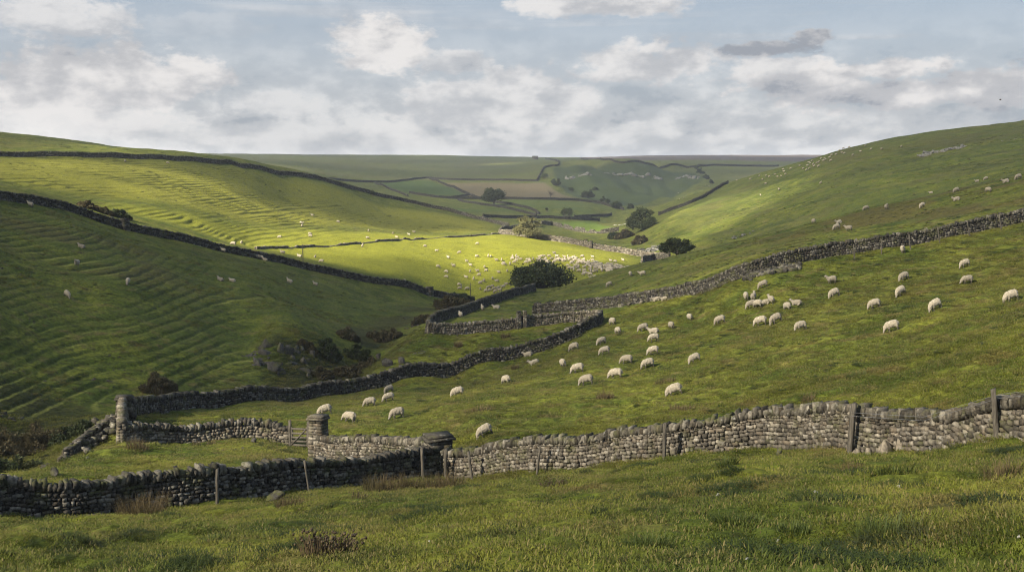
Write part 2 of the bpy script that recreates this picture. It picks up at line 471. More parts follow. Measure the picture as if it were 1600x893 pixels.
at_.data.foreach_set('color', land.reshape(-1))
ground = tag(link('ground', me), kind='structure')

# ------------------------------------------------------------------ sun, sky
SUN_EL = math.radians(31)
SUN_AZ = math.atan2(-.80, -.60)
SD = Vector((math.sin(SUN_AZ) * math.cos(SUN_EL), math.cos(SUN_AZ) * math.cos(SUN_EL), math.sin(SUN_EL)))
sd = bpy.data.lights.new('sun', 'SUN'); sd.energy = 5.0; sd.angle = math.radians(.5); sd.color = (1, .90, .74)
so = link('sun', sd); so.rotation_euler = SD.to_track_quat('Z', 'Y').to_euler()

w = bpy.data.worlds.new('World'); scene.world = w; w.use_nodes = True
t = NT(w.node_tree)
bg = w.node_tree.nodes['Background']
sky = t.node('ShaderNodeTexSky', sky_type='NISHITA', sun_disc=False, sun_elevation=SUN_EL, sun_rotation=SUN_AZ, dust_density=.6, ozone_density=1.4, altitude=200)
tc = t.node('ShaderNodeTexCoord')
dirv = tc.outputs['Generated']
sep = t.node('ShaderNodeSeparateXYZ', {0: dirv})
az = t.math('ARCTAN2', sep.outputs[0], sep.outputs[1])
el = t.math('ARCSINE', sep.outputs[2])
comb = t.node('ShaderNodeCombineXYZ', {0: az, 1: t.math('MULTIPLY', el, 2.0), 2: 0.0})
vec = comb.outputs[0]
wob = t.math('SUBTRACT', t.noise(vec, 9, 5, .62), .5)
wob2 = t.math('SUBTRACT', t.noise(vec, 26, 5, .62), .5)
wob3 = t.math('SUBTRACT', t.noise(vec, 70, 5, .65), .5)
wobs = t.math('ADD', t.math('ADD', t.math('MULTIPLY', wob, 2.6), t.math('MULTIPLY', wob2, 1.7)), t.math('MULTIPLY', wob3, .8))
CLOUDS = [  # column, row, half width, half height, density, brightness (1 white .. 0 slate)
    (70, 22, 120, 34, .8, .6), (90, 125, 160, 62, 1.0, .60), (240, 140, 100, 50, 1.0, .65), (110, 185, 260, 45, .9, .45),
    (605, 78, 100, 44, 1.0, .70), (700, 98, 75, 24, .8, .30), (430, 160, 75, 22, .75, .9), (430, 92, 90, 16, .35, .8), (770, 158, 230, 55, .85, .72), (880, 185, 90, 30, .7, .4),
    (920, 8, 130, 18, .9, .6), (1010, 100, 150, 34, .9, .45), (1020, 76, 30, 10, .9, 1.0), (1205, 75, 72, 11, 1.0, -.55), (1264, 59, 32, 16, 1.0, -.65), (1215, 112, 80, 24, .9, .5), (1380, 108, 110, 22, 1.0, .95),
    (1340, 140, 200, 30, 1.0, .10), (1570, 132, 120, 34, 1.0, .05), (1300, 195, 420, 45, .75, .25), (260, 215, 420, 40, .75, .45), (900, 225, 520, 34, .6, .62), (330, 40, 120, 20, .3, .8)]
dens = None; brt = None
for (cu, cv, hw, hh, dn, br) in CLOUDS:
    th, e = ray(cu, cv)
    elc = math.atan(e); sa, se = hw / F, hh / F
    dx = t.math('MULTIPLY', t.math('SUBTRACT', az, th), 1 / sa)
    dy = t.math('MULTIPLY', t.math('SUBTRACT', el, elc), 1 / se)
    up = t.math('MAXIMUM', t.math('MULTIPLY', dy, 1.0), t.math('MULTIPLY', dy, -.8))
    d = t.math('ADD', t.math('MULTIPLY', dx, dx), t.math('MULTIPLY', up, up))
    d = t.math('ADD', t.math('SQRT', d), t.math('MULTIPLY', wobs, -1.0))
    k = t.ramp(d, 1.20, .62, 0, dn)
    shade = t.math('ADD', br, t.math('MULTIPLY', dy, .22))
    if dens is None:
        dens = k; brt = shade
    else:
        fct = t.math('MULTIPLY', k, .9, clamp=True)
        brt = t.math('ADD', t.math('MULTIPLY', brt, t.math('SUBTRACT', 1.0, fct)), t.math('MULTIPLY', shade, fct))
        dens = t.math('MAXIMUM', dens, k)
# thin streaky veil, thicker towards the horizon, and a broken deck outside the frame
st = t.node('ShaderNodeMapping', {'Vector': vec, 'Scale': (2.2, 15, 1)})
veil = t.ramp(t.noise(st.outputs[0], 1.6, 5, .6), .42, .75, 0, .55)
low = t.ramp(el, .165, .03, 0, .82)
veil = t.math('MAXIMUM', veil, low)
rest = t.ramp(t.noise(dirv, 2.6, 5, .6), .52, .68, 0, .8)
away = t.ramp(t.math('ABSOLUTE', az), .5, .8, 0, 1)
high = t.ramp(el, .19, .3, 0, 1)
rest = t.math('MULTIPLY', rest, t.math('MAXIMUM', away, high))
dens = t.math('MINIMUM', t.math('MAXIMUM', t.math('MAXIMUM', dens, t.math('MULTIPLY', veil, .95)), rest), 1.0)
tex = t.math('SUBTRACT', t.noise(vec, 22, 8, .7), .5)
off = t.node('ShaderNodeVectorMath', {0: vec, 1: (-.014, .030, 0)}, operation='ADD').outputs[0]
rel = t.math('SUBTRACT', t.noise(vec, 17, 6, .6), t.noise(off, 17, 6, .6))
off2 = t.node('ShaderNodeVectorMath', {0: vec, 1: (-.03, .07, 0)}, operation='ADD').outputs[0]
rel2 = t.math('SUBTRACT', t.noise(vec, 6, 4, .55), t.noise(off2, 6, 4, .55))
brt = t.math('ADD', brt, t.math('ADD', t.math('MULTIPLY', rel, 3.2), t.math('MULTIPLY', rel2, 2.2)))
brt = t.math('ADD', brt, t.math('MULTIPLY', tex, 1.3))
brt = t.math('ADD', brt, t.ramp(el, .075, .015, 0, .40))
brt = t.math('MULTIPLY', brt, t.ramp(el, .5, .2, .45, 1.0))
SKY_K = 2.15        # clouds and blue sky, before the background strength of 0.1
ccol = t.mix(t.ramp(brt, -.05, 1.1, 0, 1), tuple(SKY_K * q for q in (.54, .545, .565)), tuple(SKY_K * q for q in (.865, .84, .82)))
ccol = t.mix(t.ramp(brt, -.05, -.6, 0, 1), ccol, tuple(SKY_K * q for q in (.36, .385, .43)))
skyc = t.mix(t.ramp(el, .5, .22, .0, .94), sky.outputs[0], tuple(SKY_K * q for q in (.365, .41, .47)))
full = t.mix(dens, skyc, ccol)
t.put(bg.inputs[0], full)
bg.inputs[1].default_value = 0.1

# ------------------------------------------------------------------ materials of the things
def stone_mat(name, dark, mid, light, moss=.25, lichen=.3, tint=.35):
    m, t, b = new_mat(name)
    g = t.node('ShaderNodeNewGeometry')
    pos = g.outputs['Position']; rnd = g.outputs['Random Per Island']
    c = t.mix(t.ramp(rnd, .05, .75), dark, mid)
    r2 = t.math('FRACT', t.math('MULTIPLY', rnd, 17.31))
    c = t.mix(t.ramp(r2, .55, 1.0), c, light)
    r3 = t.math('FRACT', t.math('MULTIPLY', rnd, 41.7))
    c = t.mix(t.ramp(r3, .7, 1.0, 0, tint), c, (.13, .095, .058))
    mott = t.noise(pos, 7, 5, .7)
    c = t.mix(t.ramp(mott, .35, .7), t.mix(1.0, c, (.55, .55, .56), 'MULTIPLY'), t.mix(1.0, c, (1.3, 1.28, 1.22), 'MULTIPLY'))
    c = t.mix(t.ramp(t.noise(pos, 4.2, 4, .6), .60, .70, 0, lichen), c, (.46, .45, .40))
    up = t.node('ShaderNodeSeparateXYZ', {0: g.outputs['Normal']}).outputs[2]
    mf = t.math('MULTIPLY', t.ramp(t.noise(pos, 1.3, 4, .6), .48, .66), t.ramp(up, -.3, .8, moss * .5, moss * 1.6))
    c = t.mix(mf, c, (.060, .062, .022))
    t.put(b.inputs['Base Color'], c)
    t.put(b.inputs['Normal'], t.bump(t.noise(pos, 14, 5, .7), .7, .03))
    return m

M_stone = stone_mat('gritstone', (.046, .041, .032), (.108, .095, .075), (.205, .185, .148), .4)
M_stone_dark = stone_mat('dark_shaded_gritstone', (.018, .017, .0145), (.055, .050, .041), (.16, .148, .122), .5, .2, .2)  # gritstone darkened to hold the shade of unlit walls; also dark stonework
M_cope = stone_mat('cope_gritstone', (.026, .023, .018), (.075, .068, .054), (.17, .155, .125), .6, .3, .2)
M_field = stone_mat('shaded_field_stone', (.014, .0135, .012), (.042, .039, .033), (.125, .117, .098), .5, .18, .15)  # darker copy that puts shade into the field walls' colour
M_scar = stone_mat('scar_limestone', (.035, .035, .032), (.075, .074, .068), (.15, .147, .136), .7, .1, 0)
M_rock = stone_mat('bedrock', (.010, .0098, .009), (.026, .0245, .0215), (.060, .056, .049), .9, .06, 0)
M_far = stone_mat('far_gritstone', (.012, .012, .011), (.026, .025, .022), (.05, .048, .042), .4, .06, 0)
M_lime = stone_mat('limestone', (.06, .06, .052), (.14, .138, .125), (.26, .255, .235), .6, .25, 0)

M_wood, t, b = new_mat('weathered_wood')
g = t.node('ShaderNodeNewGeometry')
sc_ = t.node('ShaderNodeMapping', {'Vector': g.outputs['Position'], 'Scale': (28, 28, 2.5)})
gr = t.noise(sc_.outputs[0], 1.0, 4, .65)
t.put(b.inputs['Base Color'], t.mix(t.ramp(gr, .3, .72), (.034, .029, .022), (.105, .094, .074)))
t.put(b.inputs['Normal'], t.bump(gr, .6, .02))

M_wire, t, b = new_mat('galvanised_wire')
b.inputs['Base Color'].default_value = (.22, .22, .22, 1); b.inputs['Metallic'].default_value = .7; b.inputs['Roughness'].default_value = .55


def fleece_mat(name, c0, c1):
    m, t, b = new_mat(name)
    tcn = t.node('ShaderNodeTexCoord'); oi = t.node('ShaderNodeObjectInfo')
    nz = t.noise(tcn.outputs['Object'], 9, 4, .65)
    c = t.mix(t.ramp(nz, .3, .7), c0, c1)
    c = t.mix(t.math('MULTIPLY', oi.outputs['Random'], .8), c, (.15, .13, .095))
    t.put(b.inputs['Base Color'], c)
    t.put(b.inputs['Normal'], t.bump(t.noise(tcn.outputs['Object'], 26, 3, .6), .8, .03))
    b.inputs['Sheen Weight'].default_value = .15
    return m

M_fleece = fleece_mat('fleece', (.215, .185, .132), (.325, .285, .212))
M_face, t, b = new_mat('sheep_face'); b.inputs['Base Color'].default_value = (.20, .178, .148, 1)
M_leg, t, b = new_mat('sheep_leg'); b.inputs['Base Color'].default_value = (.075, .066, .055, 1)
M_dark, t, b = new_mat('sheep_muzzle'); b.inputs['Base Color'].default_value = (.05, .045, .04, 1)


def leaf_mat(name, a_, b_, c_):
    m, t, b = new_mat(name)
    g = t.node('ShaderNodeNewGeometry')
    rnd = g.outputs['Random Per Island']
    c = t.mix(t.ramp(rnd, .0, .8), a_, b_)
    c = t.mix(t.ramp(t.noise(g.outputs['Position'], .55, 3), .5, .7, 0, .7), c, c_)
    t.put(b.inputs['Base Color'], c)
    b.inputs['Roughness'].default_value = .6
    tr = t.node('ShaderNodeBsdfTranslucent', {'Color': c})
    mx = t.node('ShaderNodeMixShader', {0: .25})
    t.l.new(b.outputs[0], mx.inputs[1]); t.l.new(tr.outputs[0], mx.inputs[2])
    t.l.new(mx.outputs[0], m.node_tree.nodes['Material Output'].inputs[0])
    return m

M_holly = leaf_mat('holly_leaf', (.018, .026, .010), (.038, .050, .016), (.052, .054, .022))
M_ash = leaf_mat('ash_leaf', (.038, .055, .012), (.070, .085, .020), (.10, .105, .030))
M_willow = leaf_mat('autumn_leaf', (.075, .075, .028), (.13, .125, .050), (.16, .145, .065))
M_scrub = leaf_mat('gully_scrub', (.036, .032, .014), (.070, .056, .026), (.040, .048, .016))
M_rush = leaf_mat('dry_rush', (.042, .031, .015), (.12, .090, .043), (.075, .066, .028))
M_greenrush = leaf_mat('green_rush', (.030, .045, .010), (.06, .078, .018), (.12, .10, .045))
M_thistle = leaf_mat('dead_thistle', (.042, .030, .018), (.095, .070, .040), (.06, .05, .026))
M_bark, t, b = new_mat('bark')
g = t.node('ShaderNodeNewGeometry')
t.put(b.inputs['Base Color'], t.mix(t.noise(g.outputs['Position'], 6, 4, .6), (.03, .026, .02), (.12, .105, .085)))


# ------------------------------------------------------------------ stones and walls
_c = np.array([(i, j, k) for i in (-1, 0, 1) for j in (-1, 0, 1) for k in (-1, 0, 1) if (i, j, k) != (0, 0, 0)], float)
_idx = {tuple(int(q) for q in v): n_ for n_, v in enumerate(_c)}
_tq = []
for ax in range(3):
    o1, o2 = (ax + 1) % 3, (ax + 2) % 3
    for s_ in (-1, 1):
        for p_ in (-1, 0):
            for q_ in (-1, 0):
                cs = []
                for (da, db) in ((0, 0), (1, 0), (1, 1), (0, 1)):
                    v = [0, 0, 0]; v[ax] = s_; v[o1] = p_ + da; v[o2] = q_ + db
                    cs.append(_idx[tuple(v)])
                _tq.append(cs if s_ > 0 else cs[::-1])
T26 = _c / (np.linalg.norm(_c, axis=1, keepdims=True) ** 0.15)
Q26 = np.array(_tq)
T8 = np.array([(i, j, k) for i in (-1, 1) for j in (-1, 1) for k in (-1, 1)], float)
Q8 = np.array([(0, 1, 3, 2), (4, 6, 7, 5), (0, 4, 5, 1), (2, 3, 7, 6), (0, 2, 6, 4), (1, 5, 7, 3)])


class Stones:
    def __init__(s): s.V = []; s.Q = []; s.n = 0

    def add(s, cen, half, tx, ny, jit=.14, fine=True, roll=.06):
        """cen, half (N,3); tx, ny (N,2) unit vectors along and across"""
        N_ = len(cen)
        if N_ == 0: return
        T, q = (T26, Q26) if fine else (T8, Q8)
        P_ = T[None] * (1 + rng.uniform(-jit, jit, (N_, len(T), 3)))
        P_ = P_ * half[:, None, :]
        a_ = rng.normal(0, roll, N_)
        ca, sa = np.cos(a_)[:, None], np.sin(a_)[:, None]
        x = P_[..., 0] * ca - P_[..., 2] * sa; z = P_[..., 0] * sa + P_[..., 2] * ca; y = P_[..., 1]
        W = np.empty_like(P_)
        W[..., 0] = cen[:, None, 0] + x * tx[:, None, 0] + y * ny[:, None, 0]
        W[..., 1] = cen[:, None, 1] + x * tx[:, None, 1] + y * ny[:, None, 1]
        W[..., 2] = cen[:, None, 2] + z
        m_ = len(T)
        s.V.append(W.reshape(-1, 3))
        s.Q.append((q[None] + (np.arange(N_) * m_)[:, None, None]).reshape(-1, 4) + s.n)
        s.n += N_ * m_

    def raw(s, V, Q_):
        s.V.append(np.asarray(V, float)); s.Q.append(np.asarray(Q_) + s.n); s.n += len(V)

    def mesh(s, name, mat, origin=(0, 0, 0), smooth=False):
        return mesh_np(name, np.concatenate(s.V) - np.array(origin), np.concatenate(s.Q), smooth, mat)


def smooth_path(P_, ds):
    P_ = np.asarray(P_, float)
    ext = np.vstack([2 * P_[0] - P_[1], P_, 2 * P_[-1] - P_[-2]])
    out = []
    for i in range(1, len(ext) - 2):
        a_, b_, c_, d_ = ext[i - 1:i + 3]
        for t_ in np.linspace(0, 1, 24, endpoint=False):
            out.append(b_ + .5 * t_ * (c_ - a_ + t_ * (2 * a_ - 5 * b_ + 4 * c_ - d_ + t_ * (3 * (b_ - c_) + d_ - a_))))
    out.append(ext[-2]); out = np.array(out)
    L = np.concatenate([[0], np.cumsum(np.linalg.norm(np.diff(out, axis=0), axis=1))])
    m_ = max(2, int(L[-1] / ds) + 1)
    q = np.linspace(0, L[-1], m_)
    return np.column_stack([np.interp(q, L, out[:, 0]), np.interp(q, L, out[:, 1])]), q


def path_ur(L): return [(p.x, p.y) for p in (at(u, r) for u, v, r in L)]
def path_px(L, rmin): return [(p.x, p.y) for p in (hit(u, v, rmin) for u, v in L)]


def wall(path, height, label, detail=1, scale=1.0, th0=.36, th1=.22, mat=None, cope_mat=None, cope=True, group=None, ruin=0.0, hfun=None, nm='dry_stone_wall', cat='stone wall'):
    """battered double-faced dry stone wall: core, courses of stones on both faces, upright cope stones"""
    mat = mat or M_stone; cope_mat = cope_mat or mat
    fine = detail >= 2
    P_, q = smooth_path(path, .25 * max(1, scale))
    zz = gz(P_[:, 0], P_[:, 1])
    k = max(1, int(1.0 / (.25 * max(1, scale))))
    pad = np.pad(zz, k, mode='edge'); zs = np.convolve(pad, np.ones(2 * k + 1) / (2 * k + 1), 'valid')
    zs = np.minimum(zs, zz + .1) - .06
    T_ = np.gradient(P_, axis=0); T_ /= np.linalg.norm(T_, axis=1, keepdims=True) + 1e-9
    Nn = np.column_stack([T_[:, 1], -T_[:, 0]])
    Ltot = q[-1]
    o = np.array([P_[0, 0], P_[0, 1], zs[0]])
    H = np.full(len(q), height) * (1 + .05 * vnoise(q / 5.0, q * 0 + 3.3, int(abs(o[0]) * 7)))
    if ruin: H = H * np.clip(1 - ruin * np.maximum(0, vnoise(q / 4.0, q * 0 + 9.1, 7) + .15), .12, 1)
    if hfun is not None: H = H * hfun(q / Ltot)
    at_q = lambda s_, arr: np.interp(s_, q, arr)
    st_ = Stones()
    # core
    m_ = len(q)
    rings = []
    for off, hh in ((-.62 * th0, -.3), (-.62 * th1, .93), (.62 * th1, .93), (.62 * th0, -.3)):
        rings.append(np.column_stack([P_ + Nn * off, zs + np.where(hh > 0, H * hh, hh)]))
    Vc = np.stack(rings, 1).reshape(-1, 3)
    Qc = []
    for i in range(m_ - 1):
        for j in range(3):
            Qc.append((i * 4 + j, i * 4 + j + 1, (i + 1) * 4 + j + 1, (i + 1) * 4 + j))
    Qc += [(3, 2, 1, 0), ((m_ - 1) * 4, (m_ - 1) * 4 + 1, (m_ - 1) * 4 + 2, (m_ - 1) * 4 + 3)]
    st_.raw(Vc, Qc)
    # courses
    z0 = -.12
    while z0 < height * 1.06:
        f_ = max(0, z0 / height)
        ch = (.24 - .10 * min(1, f_)) * scale * rng.uniform(.8, 1.25)
        for side in (-1, 1):
            s_ = rng.uniform(0, .2); C = []; Hh = []; Tx = []; Ny = []
            while s_ < Ltot:
                ln = rng.choice((.17, .24, .33, .48), p=(.3, .35, .25, .1)) * rng.uniform(.85, 1.15) * scale * (1.2 - .35 * min(1, f_))
                sm = s_ + ln / 2
                hloc = at_q(sm, H)
                if z0 + ch * .6 < hloc:
                    thk = th0 + (th1 - th0) * min(1, (z0 + ch / 2) / hloc)
                    x, y = at_q(sm, P_[:, 0]), at_q(sm, P_[:, 1])
                    n_ = np.array([at_q(sm, Nn[:, 0]), at_q(sm, Nn[:, 1])]); n_ /= np.linalg.norm(n_)
                    dp = rng.uniform(.10, .15) * max(1, scale * .8)
                    off = side * (thk - dp + rng.uniform(-.05, .035) * max(1, scale))
                    hz = ch * rng.uniform(.72, 1.1)
                    C.append((x + n_[0] * off, y + n_[1] * off, at_q(sm, zs) + z0 + hz / 2 + rng.uniform(-.02, .02) * scale))
                    Hh.append((ln * .5 * rng.uniform(.80, .95), dp, hz * .47)); Tx.append((-n_[1], n_[0])); Ny.append(n_)
                s_ += ln
            if C: st_.add(np.array(C), np.array(Hh), np.array(Tx), np.array(Ny), .17 if fine else .22, fine)
        z0 += ch * .96
    # end faces
    for e_, sg in ((0, -1), (-1, 1)):
        z0 = 0.0
        while z0 < H[e_] * .97:
            ch = .17 * scale
            thk = th0 + (th1 - th0) * z0 / H[e_]
            for off in (-.5, .5):
                st_.add(np.array([[P_[e_, 0] + T_[e_, 0] * sg * .03 + Nn[e_, 0] * off * thk, P_[e_, 1] + T_[e_, 1] * sg * .03 + Nn[e_, 1] * off * thk, zs[e_] + z0 + ch / 2]]),
                        np.array([[.12, thk * .5, ch * .5]]), T_[e_][None], Nn[e_][None], .15, fine)
            z0 += ch
    body = link(nm, st_.mesh(nm, mat, o), loc=o)
    tag(body, label, cat, group)
    if cope:
        cs = Stones(); s_ = 0.05; C = []; Hh = []; Tx = []; Ny = []
        lean = rng.uniform(-.2, .2)
        while s_ < Ltot - .05:
            ln = rng.uniform(.10, .26) * scale
            sm = s_ + ln / 2; hloc = at_q(sm, H)
            if hloc > height * .72:
                n_ = np.array([at_q(sm, Nn[:, 0]), at_q(sm, Nn[:, 1])]); n_ /= np.linalg.norm(n_)
                hz = rng.uniform(.20, .46) * max(1, scale * .7)
                C.append((at_q(sm, P_[:, 0]), at_q(sm, P_[:, 1]), at_q(sm, zs) + hloc + hz * .42))
                Hh.append((ln * .53, th1 * rng.uniform(1.0, 1.28), hz * .5)); Tx.append((-n_[1], n_[0])); Ny.append(n_)
            s_ += ln * 1.02
        if C:
            cs.add(np.array(C), np.array(Hh), np.array(Tx), np.array(Ny), .2, fine, .22)
            link('coping', cs.mesh('coping', cope_mat, o), body)
    return body


def pillar(p, wx, wy, h, ang, label, cat='wall pillar', nm='gate_pillar', mat=None, cap=True):
    st_ = Stones()
    tx = np.array([math.cos(ang), math.sin(ang)]); ny = np.array([-tx[1], tx[0]])
    z0 = -.2; p = np.array(p)
    V = [];
    for dx, dy in ((-1, -1), (1, -1), (1, 1), (-1, 1)):
        for zq in (-.3, h - .05):
            V.append((*(tx * dx * wx * .38 + ny * dy * wy * .38), zq))
    st_.raw(np.array(V), [(0, 2, 3, 1), (2, 4, 5, 3), (4, 6, 7, 5), (6, 0, 1, 7), (1, 3, 5, 7), (0, 6, 4, 2)])
    k = 0
    while z0 < h:
        ch = rng.uniform(.14, .24); tp = 1 - .12 * max(0, z0) / h
        for sx in (-1, 1):
            for sy in (-1, 1):
                sp = .62 if (k + (sx * sy > 0)) % 2 else .38
                hx, hy = wx / 2 * tp, wy / 2 * tp
                c = tx * sx * (hx - hx * sp) + ny * sy * (hy - hy * (1 - sp))
                st_.add(np.array([[c[0], c[1], z0 + ch / 2]]), np.array([[hx * sp * .99, hy * (1 - sp) * .99, ch * .48]]), tx[None], ny[None], .05, False, .015)
        z0 += ch; k += 1
    o = link(nm, st_.mesh(nm, mat or M_stone), loc=p)
    tag(o, label, cat)
    if cap:
        cs = Stones()
        for i in range(2):
            cs.add(np.array([[0, 0, h + .10 + i * .13]]), np.array([[wx * (.54 - .05 * i), wy * (.54 - .05 * i), .06]]), tx[None], ny[None], .05, False, .02)
        link('cap_stone', cs.mesh('cap_stone', mat or M_stone), o)
    return o


def post(p, h, label, w_=.11, lean=(0, 0), nm='fence_post', cat='post', group=None):
    V = []; Q_ = []; lv = 5
    for i in range(lv):
        z = -.35 + (h + .35) * i / (lv - 1); s_ = w_ / 2 * (1 - .18 * i / (lv - 1))
        for dx, dy in ((-1, -1), (1, -1), (1, 1), (-1, 1)):
            V.append((dx * s_ + lean[0] * z + random.uniform(-.008, .008), dy * s_ + lean[1] * z + random.uniform(-.008, .008), z + (dx * .03 if i == lv - 1 else 0)))
    for i in range(lv - 1):
        for j in range(4):
            Q_.append((i * 4 + j, i * 4 + (j + 1) % 4, (i + 1) * 4 + (j + 1) % 4, (i + 1) * 4 + j))
    Q_.append((16, 17, 18, 19))
    o = link(nm, mesh_np(nm, V, Q_, False, M_wood), loc=p)
    o.rotation_euler.z = random.uniform(-.4, .4)
    return tag(o, label, cat, group)


# ------------------------------------------------------------------ rocks
def rock_piece(sx, sy, sz, seed, sub=3, cuts=14):
    bm = bmesh.new()
    bmesh.ops.create_icosphere(bm, subdivisions=sub, radius=1)
    r_ = random.Random(seed)
    pl = []
    for _ in range(cuts):
        n_ = Vector((r_.gauss(0, 1), r_.gauss(0, 1), r_.gauss(0, .8))).normalized(); pl.append((n_, r_.uniform(.30, .7)))
    co = []
    for v in bm.verts:
        p = v.co.copy()
        for n_, d_ in pl:
            e_ = p.dot(n_) - d_
            if e_ > 0: p -= n_ * e_
        co.append(p)
    C = np.array(co)
    C += (0.07 * np.stack([vnoise(C[:, 0] * 3 + k * 9 + seed, C[:, 1] * 3 + C[:, 2] * 4, seed + k) for k in range(3)], 1))
    C *= np.array((sx, sy, sz))
    Fs = np.array([[v.index for v in f.verts] for f in bm.faces])
    bm.free()
    return C, Fs


def rocks(name, pieces, label, cat, mat, origin, group=None):
    Vs = []; Fs = []; n_ = 0
    for k, (dx, dy, dz, sx, sy, sz, ang) in enumerate(pieces):
        C, f = rock_piece(sx, sy, sz, random.randint(0, 9999), 3 if max(sx, sy) > .5 else 2)
        ca, sa = math.cos(ang), math.sin(ang)
        C = np.column_stack([C[:, 0] * ca - C[:, 1] * sa + dx, C[:, 0] * sa + C[:, 1] * ca + dy, C[:, 2] + dz])
        Vs.append(C); Fs.append(f + n_); n_ += len(C)
    if name == 'scree' or len(pieces) == 1:
        o = link(name, mesh_np(name, np.concatenate(Vs), np.concatenate(Fs), False, mat), loc=origin)
    else:
        o = link(name, None, loc=origin); n_ = 0
        for C, f in zip(Vs, Fs):
            link('rock', mesh_np('rock', C, f - n_, False, mat), o); n_ += len(C)
    if name == 'scree':
        return tag(o, kind='stuff')
    return tag(o, label, cat, group)


def px_m(p): return math.hypot(p.x, p.y) / F            # metres per reference pixel at a point


def outcrop(u, v, wpx, hpx, rmin, label, n_=9, mat=None, name='rock_outcrop', cat='rock outcrop', group=None, strat=.6, crag=False):
    p = hit(u, v, rmin); k = px_m(p)
    W = wpx * k; H = hpx * k
    t_ = math.atan2(p.x, p.y); rx, ry = math.cos(t_), -math.sin(t_)          # across the line of sight
    pcs = []
    for i in range(n_):
        a_ = random.uniform(-.5, .5); b_ = random.uniform(0, 1)
        x = p.x + rx * a_ * W - ry * 0; y = p.y + ry * a_ * W
        d_ = b_ * H * 1.6
        x += p.x / math.hypot(p.x, p.y) * d_; y += p.y / math.hypot(p.x, p.y) * d_
        z = float(gz(x, y))
        s_ = random.choice((.5, .7, 1, 1.4)) * random.uniform(.16, .24) * min(max(W * .5, H * .9), H * 1.6)
        if crag:
            s_ = random.choice((.6, 1.0, 1.6)) * random.uniform(.10, .17) * H
            pcs.append((x - p.x, y - p.y, z - p.z + random.uniform(-.19, -.02) * H, s_ * random.uniform(.6, 1.4), s_ * random.uniform(.6, 1.1), s_ * random.uniform(.5, 1.3), random.uniform(0, 6.28)))
            continue
        pcs.append((x - p.x, y - p.y, z - p.z + s_ * .05, s_ * random.uniform(.8, 1.3), s_ * random.uniform(.5, .9), s_ * random.uniform(.35, strat), random.uniform(-.5, .5) - t_))
    return rocks(name, pcs, label, cat, mat or M_rock, p, group)


def boulder(u, v, wpx, hpx, rmin, label, mat=None, group=None, name='boulder', cat='boulder'):
    p = hit(u, v, rmin); k = px_m(p)
    sx, sz = wpx * k / 2, hpx * k / 2
    return rocks(name, [(0, 0, sz * .55, sx, sx * .75, sz * 1.15, -math.atan2(p.x, p.y) + random.uniform(-.3, .3))], label, cat, mat or M_rock, p, group)


# ------------------------------------------------------------------ trees, scrub, rushes
def tube_np(pts, rad, k=7):
    V = []; Q_ = []
    pts = [Vector(p) for p in pts]
    for i, p in enumerate(pts):
        d = (pts[min(i + 1, len(pts) - 1)] - pts[max(i - 1, 0)]).normalized()
        a_ = d.orthogonal().normalized(); b_ = d.cross(a_)
        for j in range(k):
            q = 2 * math.pi * j / k
            V.append(p + (a_ * math.cos(q) + b_ * math.sin(q)) * rad[i])
    for i in range(len(pts) - 1):
        for j in range(k):
            Q_.append((i * k + j, i * k + (j + 1) % k, (i + 1) * k + (j + 1) % k, (i + 1) * k + j))
    return [tuple(v) for v in V], Q_


def leaf_cloud(cens, rads, n_per, ls, flat=.75):
    """leaf sprays scattered through clumps; denser towards each clump's outside"""
    Vs = []
    for c, r_ in zip(cens, rads):
        m_ = int(n_per * (r_[0] * r_[0]) / (np.mean([q[0] for q in rads]) ** 2)) + 8
        d = rng.normal(size=(m_, 3)); d /= np.linalg.norm(d, axis=1, keepdims=True)
        rr = rng.uniform(.2, 1.0, (m_, 1)) ** .6 * (1 + .18 * rng.normal(size=(m_, 1)))
        Vs.append(np.array(c) + d * rr * np.array(r_))
    P_ = np.concatenate(Vs); N_ = len(P_)
    a_ = rng.normal(size=(N_, 3)); a_ /= np.linalg.norm(a_, axis=1, keepdims=True)
    b_ = rng.normal(size=(N_, 3)); b_ -= a_ * (a_ * b_).sum(1, keepdims=True); b_ /= np.linalg.norm(b_, axis=1, keepdims=True)
    s1 = ls * rng.uniform(.6, 1.3, (N_, 1)); s2 = s1 * rng.uniform(.4, .75, (N_, 1))
    V = np.stack([P_ - a_ * s1, P_ + b_ * s2, P_ + a_ * s1, P_ - b_ * s2], 1).reshape(-1, 3)
    Q_ = np.arange(N_ * 4).reshape(-1, 4)
    return V, Q_


